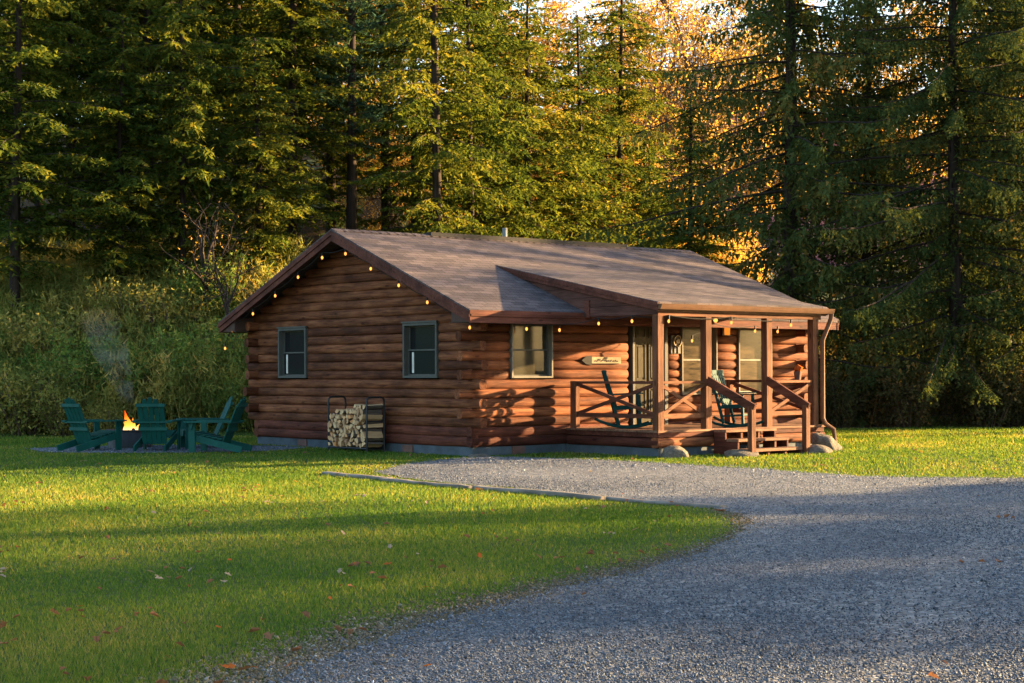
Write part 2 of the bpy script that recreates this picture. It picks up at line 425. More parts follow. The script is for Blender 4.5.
GABLE_HOLES = [(.957, 1.959, 1.397, 2.372), (5.132, 6.134, 1.397, 2.372)]
gf, gg, gr, gbk = Geo(), Geo(), Geo(), Geo(); sf, sg = Geo(), Geo()
for i in range(14):
    z = ZB + PITCH * (i + .5)
    sill = i < 2; rr = .093 if sill else .087
    e_ = random.uniform(.19, .27); pf = (.0, -.01) if sill else ((e_, -.02) if i % 2 else (-.02, e_))      # overhang of front logs / of gable logs past the corner
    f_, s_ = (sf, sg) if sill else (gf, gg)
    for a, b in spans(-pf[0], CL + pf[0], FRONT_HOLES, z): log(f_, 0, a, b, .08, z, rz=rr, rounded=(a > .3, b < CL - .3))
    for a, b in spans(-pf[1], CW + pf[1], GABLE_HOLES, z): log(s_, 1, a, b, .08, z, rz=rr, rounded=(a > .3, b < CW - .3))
    log(gr, 1, -pf[1], CW + pf[1], CL - .1, z, rounded=(0, 0))
    log(gbk, 0, -pf[0], CL + pf[0], CW - .1, z, rounded=(0, 0))
i = 14
while True:
    z = ZB + PITCH * (i + .5)
    y0 = (z + .07 - ZE) / SL - OY + .06
    if y0 > CW / 2 - .1: break
    log(gg, 1, y0, CW - y0, .08, z, rounded=(0, 0)); log(gr, 1, y0, CW - y0, CL - .1, z, rounded=(0, 0)); i += 1
obj('front_log_wall', gf, 'log_x', cabin, True); obj('gable_log_wall', gg, 'log_y', cabin, True)
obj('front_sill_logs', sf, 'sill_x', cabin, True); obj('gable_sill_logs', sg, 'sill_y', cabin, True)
obj('far_gable_wall', gr, 'log_y', cabin, True); obj('rear_log_wall', gbk, 'log_x', cabin, True)
g = Geo(); g.box(.05, CL - .05, .05, CW - .05, -.3, ZB + .02); obj('foundation', g, 'block', cabin)
for (x0, x1, y0, y1) in ((.92, 1.20, .03, .06),): obj('foundation_vent', Geo().box(x0, x1, y0, y1, .06, .205), 'ventm', cabin)
obj('foundation_vent', Geo().box(.03, .06, 1.75, 2.05, .075, .2), 'ventm', cabin)
obj('foundation_vent', Geo().box(.03, .06, 5.2, 5.5, .075, .2), 'ventm', cabin)

# windows: u runs along the wall, w outwards, z up
def window(fn, u0, u1, z0, z1, trim, pane, curtain=False, t=.046, sm='green_trim'):
    g = Geo()
    def bx(gg, ua, ub, wa, wb, za, zb):
        V = [fn(u, w, z) for z in (za, zb) for u, w in ((ua, wa), (ub, wa), (ub, wb), (ua, wb))]
        gg.add(V, [(0, 3, 2, 1), (4, 5, 6, 7), (0, 1, 5, 4), (1, 2, 6, 5), (2, 3, 7, 6), (3, 0, 4, 7)])
    bx(g, u0, u0 + t, -.16, .025, z0, z1); bx(g, u1 - t, u1, -.16, .025, z0, z1)
    bx(g, u0 + t, u1 - t, -.16, .025, z1 - t, z1); bx(g, u0 + t, u1 - t, -.16, .028, z0, z0 + t * .9)
    bx(g, u0 - .02, u1 + .02, .0, .045, z1 + .002, z1 + .03)
    fr = obj('window', g, trim, cabin)
    zm = (z0 + z1) / 2
    a, b = u0 + t, u1 - t
    g = Geo(); s = .026
    for za, zb, w in ((zm - .01, z1 - t, -.085), (z0 + t * .9, zm + .02, -.06)):
        bx(g, a, a + s, w - .03, w, za, zb); bx(g, b - s, b, w - .03, w, za, zb)
        bx(g, a + s, b - s, w - .03, w, zb - s, zb); bx(g, a + s, b - s, w - .03, w, za, za + s)
    obj('sash', g, sm, fr)
    g = Geo(); bx(g, a, b, -.125, -.105, zm, z1 - t); obj('pane', g, pane, fr)
    g = Geo(); bx(g, a, b, -.105, -.085, z0 + t * .9, zm + .005); obj('pane', g, pane, fr)
    if curtain:
        g = Geo(); bx(g, b - .155, b - .1, -.083, -.078, z0 + .09, zm - .03); obj('curtain', g, 'white', fr)
    return fr
ffront = lambda u, w, z: (u, -w, z)
fgable = lambda u, w, z: (-w, u, z)
window(ffront, .87, 1.82, 1.39, 2.36, 'white_trim', 'pane', t=.032)
window(ffront, 5.07, 6.04, 1.05, 2.36, 'white_trim', 'blind', t=.03, sm='dark_sash')
window(ffront, 6.65, 7.62, 1.05, 2.36, 'white_trim', 'blind', t=.03, sm='dark_sash')
window(fgable, .957, 1.959, 1.397, 2.372, 'green_trim', 'glass', True)
window(fgable, 5.132, 6.134, 1.397, 2.372, 'green_trim', 'glass', True)
# door with six raised panels
g = Geo(); g.box(3.80, 3.86, -.0, .16, .5, 2.5); g.box(4.62, 4.70, -.012, .16, .5, 2.5); g.box(3.86, 4.62, -.0, .16, 2.43, 2.5)
obj('door_casing', g, 'green_trim', cabin)
g = Geo(); g.box(3.865, 4.615, .09, .135, .5, 2.425); 
for u0, u1 in ((3.95, 4.2), (4.28, 4.53)):
    for z0, z1 in ((.68, 1.2), (1.32, 2.02), (2.12, 2.32)):
        for (a, b, c, d) in ((u0, u0 + .025, z0, z1), (u1 - .025, u1, z0, z1), (u0 + .025, u1 - .025, z0, z0 + .025), (u0 + .025, u1 - .025, z1 - .025, z1)):
            g.box(a, b, .072, .09, c, d)
        g.box(u0 + .06, u1 - .06, .078, .09, z0 + .06, z1 - .06)
door = obj('door', g, 'doorm', cabin)
obj('door_handle', Geo().tube([(4.56, .085, 1.47), (4.56, .04, 1.47), (4.50, .04, 1.47)], .014), 'brass', door)

# main roof
xl, xr = -OX, CL + OX
T = .07
def slab(g, x0, x1, y0, z0, y1, z1, th, var=.5):
    g.add([(x0, y0, z0), (x1, y0, z0), (x1, y1, z1), (x0, y1, z1), (x0, y0, z0 - th), (x1, y0, z0 - th), (x1, y1, z1 - th), (x0, y1, z1 - th)],
          [(0, 1, 2, 3), (7, 6, 5, 4), (0, 4, 5, 1), (1, 5, 6, 2), (2, 6, 7, 3), (3, 7, 4, 0)], var)
g = Geo()
slab(g, xl, xr, -OY, ZE, CW / 2, ZR, T); slab(g, xl, xr, CW + OY, ZE, CW / 2, ZR, T)
roof = obj('roof', g, 'shingle', cabin)
g = Geo(); g.box(1.75, 6.97, CW / 2 - .11, CW / 2 + .11, ZR - .03, ZR + .05); obj('ridge_vent', g, 'char', roof)
g = Geo()
for x0 in np.arange(xl, xr - .2, .2): slab(g, x0, x0 + .26, CW / 2 - .13, ZR - .035, CW / 2, ZR + .016, .012)
obj('ridge_cap', g, 'shingle', roof)
obj('vent_pipe', Geo().tube([(3.85, 3.75, 3.9), (3.85, 3.75, 4.40)], .05, 10), 'pipe', roof)
# eave fascia, rake boards, soffits
g = Geo(); g.box(xl + .03, 2.07, -OY + .012, -OY + .05, ZE - .215, ZE - .072); g.box(xl + .03, 2.07, -OY - .008, -OY + .011, ZE - .105, ZE - .072); obj('fascia', g, 'trim', cabin)
g = Geo(); g.box(2.075, xr - .03, -OY + .012, -OY + .05, ZE - .215, ZE - .072); obj('fascia', g, 'trim', cabin)
g = Geo(); g.box(xl + .03, xr - .03, CW + OY - .05, CW + OY - .012, ZE - .215, ZE - .072); obj('fascia', g, 'trim', cabin)
obj('drip_edge', Geo().box(xl, 2.06, -OY - .013, -OY - .002, ZE - .07, ZE - .006), 'trim', cabin)
for xs, sgn in ((xl, 1), (xr, -1)):
    for ya in (-OY, CW + OY):
        yc = CW / 2; nm = 'rake_board'
        g = Geo()
        for off, w0, w1, za, zb in ((.012, .0, .03, -.08, -.17 - .05), (-.012, 0, .035, -.03, -.115)):
            x0 = xs + sgn * off; x1 = x0 + sgn * w1
            g.add([(x0, ya, ZE + za), (x0, yc, ZR + za), (x0, yc, ZR + zb), (x0, ya, ZE + zb), (x1, ya, ZE + za), (x1, yc, ZR + za), (x1, yc, ZR + zb), (x1, ya, ZE + zb)],
                  [(0, 1, 2, 3), (7, 6, 5, 4), (0, 4, 5, 1), (1, 5, 6, 2), (2, 6, 7, 3), (3, 7, 4, 0)])
        obj(nm, g, 'trim', cabin)
obj('soffit', Geo().box(xl + .05, xr - .05, -OY + .052, .04, ZE - .205, ZE - .19), 'soffit', cabin)
obj('soffit', Geo().box(xl + .05, xr - .05, CW - .04, CW + OY - .052, ZE - .205, ZE - .19), 'soffit', cabin)
for x0, x1 in ((xl + .05, .02), (CL - .02, xr - .05)):
    for ya, sg_ in ((-OY + .055, 1), (CW + OY - .055, -1)):
        g = Geo(); g.prism([(ya, ZE - .188), (ya + sg_ * .5, ZE - .188), (ya + sg_ * .5, ZE - .188 + .26), (ya, ZE - .10)], lambda u, v, t: (t, u, v), x0, x1)
        obj('eave_return', g, 'soffit', cabin)

# porch -------------------------------------------------------------------
PX0, PX1, PD, ZD = 2.13, 6.41, 2.33, .5
PRZ, PRY = 2.66, -2.40
PS = (3.495 - PRZ) / (1.89 - PRY)
g = Geo(); slab(g, PX0 - .06, PX1 + .03, PRY, PRZ, 1.97, PRZ + PS * (1.97 - PRY), .05); obj('porch_roof', g, 'shingle', cabin)
g = Geo()                                                            # boarded triangle on the left side of the porch roof
nb = 7
for k in range(nb):
    za = 2.455 + k * .17; zb = za + .165
    yfa = max(-2.33, (za - PRZ + .06) / PS + PRY); yfb = max(-2.33, (zb - PRZ + .06) / PS + PRY)
    ym = lambda z: (z - ZE - .0) / SL - OY
    ya, yb = min(ym(za) + .35, 1.95), min(ym(zb) + .35, 1.95)
    if yfa > 1.9: break
    pl = [(yfa, za), (ya, za), (yb, zb), (yfb, zb)]
    if yfb >= yb: pl = [(yfa, za), (ya, za), (yb, zb)]
    g.prism(pl, lambda u, v, t: (t, u, v), PX0 - .005, PX0 + .03)
obj('porch_side_boards', g, 'siding', cabin)
g = Geo()
for xs in (PX0 - .065, PX1 + .015):
    g = Geo()
    for za, zb, dx in ((-.052, -.15, .0), (-.012, -.085, -.014 if xs < 3 else .014)):
        x0 = xs + dx
        yE = 1.93
        f = lambda y, o: PRZ + PS * (y - PRY) + o
        g.add([(x0, PRY, f(PRY, za)), (x0, yE, f(yE, za)), (x0, yE, f(yE, zb)), (x0, PRY, f(PRY, zb)),
               (x0 + .03, PRY, f(PRY, za)), (x0 + .03, yE, f(yE, za)), (x0 + .03, yE, f(yE, zb)), (x0 + .03, PRY, f(PRY, zb))],
              [(0, 1, 2, 3), (7, 6, 5, 4), (0, 4, 5, 1), (1, 5, 6, 2), (2, 6, 7, 3), (3, 7, 4, 0)])
    obj('rake_board', g, 'trim', cabin)
obj('corner_board', Geo().box(PX0 - .03, PX0 - .006, -.66, -.53, 2.44, 2.74), 'trim', cabin)
obj('porch_fascia', Geo().box(PX0 - .05, PX1 + .02, PRY + .02, PRY + .055, PRZ - .16, PRZ - .052), 'gutter', cabin)
g = Geo()
prof = [(PRY - .095, PRZ - .035), (PRY + .018, PRZ - .035), (PRY + .018, PRZ - .125), (PRY - .055, PRZ - .125), (PRY - .075, PRZ - .085)]
g.prism(prof, lambda u, v, t: (t, u, v), PX0 - .06, PX1 + .14)
gut = obj('gutter', g, 'gutter', cabin)
px_ = PX1 - .06
obj('downspout', Geo().tube([(PX1 + .09, PRY - .04, PRZ - .12), (PX1 + .085, PRY - .03, 2.44), (px_ - .02, -2.37, 2.05), (px_ - .02, -2.37, .62), (px_ + .02, -2.40, .52), (px_ + .13, -2.50, .42), (px_ + .16, -2.52, .1)],
                            .042, 8), 'gutter', cabin, True)
obj('porch_beam', Geo().box(PX0 + .002, PX1 - .08, -2.335, -2.20, 2.43, 2.585), 'beam_x', cabin)
obj('porch_beam', Geo().box(PX0 + .035, PX0 + .13, -2.198, -.01, 2.43, 2.56), 'rail', cabin)
obj('porch_ceiling', Geo().box(PX0 + .13, PX1 - .05, -2.196, -.58, 2.575, 2.59), 'soffit', cabin)
# deck
g = Geo()
nbd = 16; bw = PD / nbd
for k in range(nbd): g.box(PX0 - .02, PX1 + .03, -PD - .02 + k * bw, -PD - .02 + (k + 1) * bw - .008, ZD - .035, ZD)
dk = obj('porch_deck', g, 'deck', cabin)
g = Geo(); g.box(PX0 + .0, PX1 + .0, -PD + .002, -PD + .04, .385, ZD - .037); g.box(PX0 + .002, PX0 + .04, -PD + .042, .0, .385, ZD - .037); g.box(PX1 - .04, PX1 - .002, -PD + .042, .0, .385, ZD - .037)
obj('rim_board', g, 'sill_x', dk)
g = Geo(); log(g, 0, PX0 - .0, PX1 - .1, -PD + .09, .29, .1, .09, .85, rounded=(0, 0)); log(g, 0, PX0 + .2, PX1 + .05, -PD + .17, .42, .06, .055, .8, rounded=(0, 0)); obj('sill_log', g, 'log_x', dk, True)
g = Geo(); log(g, 1, -PD + .02, -.02, PX0 + .095, .29, .1, .09, .3, rounded=(0, 0)); obj('sill_log', g, 'sill_y', dk, True); g = Geo(); log(g, 1, -PD - .04, -.02, PX1 - .10, .29, .1, .09, .5, rounded=(0, 0)); obj('sill_log', g, 'sill_y', dk, True)
g = Geo(); g.box(PX0 + .06, PX1 - .06, -PD + .07, .06, -.3, .23); obj('porch_footing', g, 'block', cabin)
# posts and railings
PW = .135
POSTS = [2.135, 3.295, 4.855, 6.12]
for x in POSTS: obj('porch_post', Geo().box(x, x + PW, -PD, -PD + PW, ZD, 2.43), 'beam', cabin)
obj('porch_post', Geo().box(2.135, 2.135 + .09, -.27, -.12, ZD, 1.33), 'beam', cabin)
obj('porch_post', Geo().box(6.12, 6.12 + .09, -.27, -.12, ZD, 1.33), 'beam', cabin)
def railing(fn, a, b, mat):
    g = Geo(); g.bar(fn(a, 1.305), fn(b, 1.305), .09, .045); r = obj('railing', g, mat, cabin)
    g = Geo(); g.bar(fn(a, .735), fn(b, .735), .04, .075); obj('bottom_rail', g, mat, r)
    g = Geo(); g.bar(fn(a, 1.275, .014), fn(b, .765, .014), .028, .06); obj('cross_brace', g, mat, r)
    g = Geo(); g.bar(fn(a, .765, -.016), fn(b, 1.275, -.016), .028, .06); obj('cross_brace', g, mat, r)
fy = lambda u, z, o=0: (u, -PD + .065 + o, z)
railing(fy, POSTS[0] + PW, POSTS[1], 'beam_x'); railing(fy, POSTS[2] + PW, POSTS[3], 'beam_x')
railing(lambda u, z, o=0: (POSTS[0] + .06 + o, u, z), -PD + PW, -.27, 'rail')
railing(lambda u, z, o=0: (POSTS[3] + .06 + o, u, z), -PD + PW, -.27, 'rail')
# steps
SX0, SX1 = 3.45, 4.75
g = Geo()
for y1, y0, zt in ((-2.35, -2.64, .49), (-2.64, -2.93, .335), (-2.93, -3.23, .175)): g.box(SX0, SX1, y0, y1 - .005, zt - .045, zt)
st = obj('porch_steps', g, 'deck', cabin)
for x in (SX0 + .0, SX1 - .04):
    g = Geo(); g.prism([(-2.352, -.05), (-2.352, .443), (-2.62, .443), (-2.62, .288), (-2.91, .288), (-2.91, .128), (-3.2, .128), (-3.2, -.05)], lambda u, v, t: (t, u, v), x, x + .04); obj('stringer', g, 'sill_y', st)
for x in (SX0 + .42, SX0 + .86):
    for bb in ((x, x + .05, -2.60, -2.50, .3, .444), (x + .1, x + .15, -2.89, -2.79, .15, .289), (x + .05, x + .1, -3.17, -3.1, -.05, .129)): obj('riser_block', Geo().box(*bb), 'beam', st)
for x, px2 in ((SX0 - .075, POSTS[1]), (SX1 + .02, POSTS[2])):
    g = Geo(); g.box(x, x + .1, -3.30, -3.2, -.1, .9); hp = obj('stair_post', g, 'beam', cabin)
    g = Geo(); xa = px2 + .03 if px2 < 4 else px2 + .0
    g.bar((xa + .0, -PD + .0, 1.335), (x + .05, -3.31, .86), .045, .15); obj('handrail', g, 'rail', hp)

# ------------------------------------------------------------ things on and around the porch
def deck_pt(px, py, z=ZD): return G(px, py, z)
def rocking_chair(label, loc, rz, grp):
    t = thing('rocking_chair', label, 'rocking chair', loc, rz, grp); t.scale = (.9, .9, .9)
    w = .27
    g = Geo()
    for k in range(5): y = -.2 + k * .1; g.bar((-.2, y, .40), (-.43, y, 1.10), .062, .016, up=(1, 0, .3))
    obj('backrest', g, 'teal', t)
    for z, x in ((1.09, -.425), (.52, -.24)): obj('back_rail', Geo().bar((x, -w, z), (x, w, z), .03, .075), 'teal', t)
    obj('back_rail', Geo().bar((-.40, -w, .99), (-.40, w, .99), .025, .05), 'teal', t)
    for s in (-1, 1):
        obj('back_post', Geo().bar((-.17, s * w, .07), (-.46, s * w, 1.13), .045, .05, up=(1, 0, .3)), 'teal', t)
        obj('front_leg', Geo().bar((.24, s * w, .06), (.22, s * w, .66), .045, .05, up=(1, 0, 0)), 'teal', t)
        obj('armrest', Geo().bar((-.34, s * (w + .01), .655), (.30, s * (w + .01), .685), .09, .025), 'teal', t)
        pts = [(x, s * w, .025 + .16 * (x / .62) ** 2) for x in np.linspace(-.62, .45, 12)]
        obj('rocker', Geo().tube(pts, .026, 6), 'teal', t)
        obj('side_rail', Geo().bar((-.22, s * w, .22), (.24, s * w, .24), .03, .035), 'teal', t); obj('side_rail', Geo().bar((-.24, s * w, .39), (.24, s * w, .42), .03, .06), 'teal', t)
    g = Geo()
    for k in range(6): x = -.21 + k * .09; g.box(x, x + .078, -w, w, .42 + k * .004, .44 + k * .004)
    obj('seat', g, 'teal', t)
    obj('front_rail', Geo().bar((.24, -w, .25), (.24, w, .25), .03, .035), 'teal', t); obj('front_rail', Geo().bar((.24, -w, .40), (.24, w, .40), .03, .05), 'teal', t)
    return t
c1 = deck_pt(627, 428.2); c2 = deck_pt(737, 427)
rocking_chair('teal rocking chair at the porch left end, seen side-on beside the door', (c1[0], c1[1], ZD), math.atan2(RT[1], RT[0]), 'rocking chairs on the porch')
rocking_chair('teal slat-back rocking chair on the porch behind the steps handrail', (c2[0], c2[1], ZD), math.atan2(RT[1] * .85 - FW[1] * .5, RT[0] * .85 - FW[0] * .5), 'rocking chairs on the porch')
# pencil-like plaque on the wall
t = thing('wall_plaque', 'pale arrow-shaped name plaque with a black tip on the log wall', 'plaque', (2.55, -.012, 1.70))
obj('board', Geo().box(.2, .92, -.012, .0, -.06, .06), 'plaquem', t)
obj('tip', Geo().prism([(.198, -.085), (.198, .085), (.06, .07), (-.05, .0), (.06, -.07)], lambda u, v, w: (u, w, v), -.014, .0), 'char', t)
g = Geo(); x = .25
while x < .84:
    w_ = random.uniform(.02, .05); zc = random.uniform(-.012, .012); g.bar((x, -.0145, zc - .014), (x + w_, -.0145, zc + random.uniform(-.01, .02)), .004, .022); x += w_ + random.uniform(.004, .02)
obj('lettering', g, 'char', t)
obj('edge_strip', Geo().box(.2, .86, -.016, -.0125, -.068, -.054), 'char', t)
# round ornament with two bars beside the door
t = thing('wall_ornament', 'small round brass ornament hung on a grey board beside the door', 'ornament', (4.90, -.012, 2.0))
obj('board', Geo().box(-.13, .13, -.015, 0, -.17, .17), 'timber', t)
g = Geo(); g.tube([(0.02 + .1 * math.cos(a), -.03, .06 + .1 * math.sin(a)) for a in np.linspace(0, 2 * math.pi, 17)], .018, 6, False); g.tube([(.02, -.02, .06), (.02, -.05, .06)], .045, 10)
obj('medallion', g, 'brass', t)
for xa in (-.06, .04): obj('bar', Geo().box(xa, xa + .04, -.03, -.016, -.16, -.03), 'black', t)
# porch lamps
for (x, y, z, lab) in ((6.2, -.05, 2.26, 'orange glowing wall lantern between the two porch windows'),):
    t = thing('wall_lamp', lab, 'lamp', (x, y, z))
    g = Geo(); g.box(-.05, .05, -.0, .05, -.08, .09); g.box(-.07, .07, -.15, -.02, .075, .09); g.box(-.06, .06, -.14, -.02, -.085, -.07); obj('lamp_frame', g, 'black', t)
    obj('lamp_glass', Geo().tube([(0, -.08, -.07), (0, -.08, .075)], [.05, .058], 8), 'sconce', t)
t = thing('ceiling_lamp', 'round porch ceiling lamp with amber bulb in front of the window', 'lamp', (4.95, -1.0, 2.57))
obj('lamp_base', Geo().tube([(0, 0, -.0), (0, 0, -.05), (0, 0, -.10)], [.15, .16, .06], 14), 'brass', t)
obj('lamp_bulb', Geo().tube([(0, 0, -.10), (0, 0, -.14), (0, 0, -.18)], [.02, .045, .015], 8), 'bulb', t)
# plant pot / cushion hint at the far porch end
t = thing('flower_pot', 'small red flower pot on the rail at the far porch end', 'flower pot', (6.19, -1.90, 1.328))
obj('pot', Geo().tube([(0, 0, 0), (0, 0, .16)], [.055, .08], 10), 'ventm', t)
obj('plant', Geo().tube([(0, 0, .16), (.02, 0, .22), (0, .02, .28)], [.07, .09, .02], 7), 'leaf_red', t)

# string lights
def strand(label, pts, n_skip=()):
    t = thing('string_lights', label, 'string lights', tuple(pts[0]))
    o = np.array(pts[0], float); P = [np.array(p, float) - o for p in pts]
    path = []
    for i in range(len(P) - 1):
        L = np.linalg.norm(P[i + 1] - P[i])
        for q in np.linspace(0, 1, 7)[:-1]:
            path.append(P[i] * (1 - q) + P[i + 1] * q + np.array((0, 0, -.10 * math.sin(math.pi * q) * min(1, L))) * .5)
    path.append(P[-1])
    obj('cord', Geo().tube(path, .007, 5), 'cord', t)
    for i, p in enumerate(P):
        if i in n_skip: continue
        bl = obj('bulb', Geo().tube([p + (0, 0, -.07), p + (0, 0, -.082), p + (0, 0, -.102), p + (0, 0, -.122), p + (0, 0, -.132)], [.009, .017, .023, .016, .005], 10), 'bulb', t, True)
        obj('socket', Geo().tube([p + (0, 0, .0), p + (0, 0, -.071)], [.014, .016], 8), 'cord', bl)
    return t
rk = lambda y: ZE + SL * (min(y, CW - y) + OY) - .235
pl = [(-.40, y, rk(y)) for y in (-.45, .72, 1.55, 2.4, 3.2, 3.97, 4.8, 5.62, 6.45, 7.25)]
pl.append((-.42, 7.5, 2.10))
strand('amber bulb string hung along both slopes of the end gable', pl)
ev = [(.02, -.45, 2.31), (.62, -.50, 2.31), (1.15, -.50, 2.31), (1.92, -.5, 2.31)]
strand('amber bulb string under the eave over the front window and porch edge', [(.80, -.50, 2.33), (1.55, -.5, 2.32), (2.06, -.95, 2.43), (2.06, -1.78, 2.45), (2.36, -2.36, 2.44), (3.9, -2.36, 2.44), (5.47, -2.36, 2.42)])
strand('amber bulb string inside the porch near the windows', [(4.72, -.62, 2.16), (5.3, -.62, 2.38), (6.45, -.62, 2.36), (7.1, -.62, 2.36)], (1,))

# ------------------------------------------------------------ boulders, timbers, firewood
def rock(label, loc, size, rz, tilt=0, seed=0, name='boulder'):
    import bmesh
    r_ = np.random.default_rng(seed + 50)
    bm = bmesh.new(); bmesh.ops.create_icosphere(bm, subdivisions=4, radius=1)
    ds = [(unit(r_.normal(size=3)), r_.uniform(.72, .95)) for _ in range(14)]
    for v in bm.verts:
        p = np.array(v.co)
        for d, k in ds:
            e = p @ d
            if e > k: p = p - d * (e - k) * .85
        v.co = Vector(p * (1 + .04 * math.sin(5 * p[0] + 4 * p[1] + seed) + .025 * math.sin(13 * p[1] - 9 * p[2] + seed) + .015 * math.sin(23 * p[0] + 17 * p[2])))
    me = bpy.data.meshes.new(name); bm.to_mesh(me); bm.free()
    for p in me.polygons: p.use_smooth = True
    me.materials.append(M['rock'])
    o = link(bpy.data.objects.new(name, me)); o.location = loc; o.scale = size; o.rotation_euler = (0, tilt, rz)
    return tag(o, label, 'boulder')
rock('rounded grey boulder at the foot of the near porch corner post', (2.24, -2.58, .06), (.27, .24, .19), .3, 0, 1)
rock('low tan boulder on the left of the porch steps', (3.28, -3.14, .04), (.38, .25, .15), -.6, 0, 2)
rock('flat-topped boulder on the right of the porch steps', (5.02, -3.22, .05), (.36, .27, .17), -.6, 0, 3)
rock('tilted brown stone slab leaning below the downspout', (6.02, -2.72, .12), (.36, .22, .20), -.7, .6, 4)
rock('small pale flat stone against the cabin corner', (-.02, -.22, .075), (.19, .12, .05), -.6, 0, 5)
for i, (x, y0, y1, wd, hz, lab) in enumerate(((-4.15, -1.75, -3.45, .11, .06, 'dark short landscape timber at the far end of the lawn edging'),
                                       (-4.30, -3.4, -5.55, .10, .052, 'brown landscape timber second from the far end of the edging'),
                                       (-4.40, -5.6, -8.05, .12, .06, 'longest landscape timber with a lighter cut end in the lawn edging'),
                                       (-4.42, -8.1, -9.85, .11, .05, 'pale landscape timber nearest the drive in the lawn edging'))):
    g = Geo()
    ys = np.linspace(0, y1 - y0, 9); V = []
    for y in ys:
        j = random.uniform(-.012, .012); k = random.uniform(-.008, .008)
        for a, b in ((-1, -.1), (1, -.1), (1, .75), (.8, 1), (-.8, 1), (-1, .75)): V.append((a * wd / 2 + j, y, b * hz + k))
    n = 6; F = [(i_ * n + k, i_ * n + (k + 1) % n, (i_ + 1) * n + (k + 1) % n, (i_ + 1) * n + k) for i_ in range(8) for k in range(n)] + [tuple(range(6)), tuple(48 + k for k in range(6))]
    g.add(V, F); o = obj('landscape_timber', g, 'timber'); o.location = (x, y0, -.012); o.rotation_euler = (0, 0, R((1.5, 3.2, 1.0, -2)[i] * (-1)))
    tag(o, lab, 'timber', 'timbers edging the lawn')
# firewood rack against the gable wall
RY0, RY1, RXF, RXB, RG = 2.40, 3.63, -.50, -.12, .05
t = thing('firewood_rack', 'black tubular steel firewood rack against the cabin gable wall', 'rack', (0, 0, 0))
for y in (RY0, RY1):
    g = Geo(); P = [(RXF, y, RG), (RXF, y, .98)] + [(RXF + .07 - .07 * math.cos(a), y, .98 + .07 * math.sin(a)) for a in (.5, 1.0, 1.57)] + [(RXB - .07 + .07 * math.sin(a), y, .98 + .07 * math.cos(a)) for a in (.0, .55, 1.1)] + [(RXB, y, .98), (RXB, y, RG)]
    g.tube(P, .018, 8); g.tube([(RXF, y, .62), (RXB, y, .62)], .012, 6); obj('end_hoop', g, 'black', t, True)
g = Geo()
for x in (RXF, RXB): obj('base_rail', Geo().tube([(x, RY0, RG + .08), (x, RY1, RG + .08)], .018, 8), 'black', t)
protos = []
for k in range(7):
    r_ = random.Random(k); L = .43
    a0 = r_.uniform(.0, 6.28); span = r_.choice([1.5, 2.0, 2.6, 3.1]); rad = r_.uniform(.066, .088)
    arc = [(rad * math.cos(a0 + span * q / 5), rad * math.sin(a0 + span * q / 5)) for q in range(6)]
    poly = [(r_.uniform(-.012, .012), r_.uniform(-.012, .012))] + arc
    cx_ = sum(p[0] for p in poly) / len(poly); cy_ = sum(p[1] for p in poly) / len(poly)
    poly = [(p[0] - cx_, p[1] - cy_) for p in poly]
    g = Geo(); n = len(poly); V = []
    for xx in (-L / 2, -L / 6, L / 6, L / 2):
        js = [(random.uniform(-.005, .005), random.uniform(-.005, .005)) for _ in poly]
        V += [(xx, p[0] + j[0], p[1] + j[1]) for p, j in zip(poly, js)]
    F = []; vr = []
    for i in range(3):
        for q in range(n): F.append((i * n + q, i * n + (q + 1) % n, (i + 1) * n + (q + 1) % n, (i + 1) * n + q))
    g.add(V, F)
    g.var = [1.0 if 1 <= (i % n) < n - 1 else 0.0 for i in range(3 * n)]
    g.add([V[q] for q in range(n)], [tuple(range(n))], 0); g.add([V[3 * n + q] for q in range(n)], [tuple(range(n))], 0)
    protos.append(g)
meshes = []
cnt = 0
for row in range(11):
    z = RG + .145 + row * .083
    y = RY0 + .07 + (row % 2) * .05
    while y < RY1 - .05:
        f = (y - RY0) / (RY1 - RY0)
        top = .86 - (.20 * max(0, (f - .5) / .5)) + .03 * math.sin(9 * f)
        if z < top:
            k = random.randrange(7)
            if k >= 0:
                while len(meshes) < 7:
                    kk = len(meshes); o = obj('firewood_log', protos[kk], 'firewood'); meshes.append(o.data); bpy.data.objects.remove(o)
            o = bpy.data.objects.new('firewood_log', meshes[k]); COL.objects.link(o)
            o.location = (-.31 + random.uniform(-.05, .03), y + random.uniform(-.012, .012), z + random.uniform(-.012, .012))
            o.rotation_euler = (random.uniform(0, 6.28), random.uniform(-.04, .04), random.uniform(-.06, .06))
            tag(o, 'pale split firewood piece stacked in the black rack by the gable wall', 'firewood', 'split firewood stacked in the rack'); cnt += 1
        y += random.uniform(.088, .108)

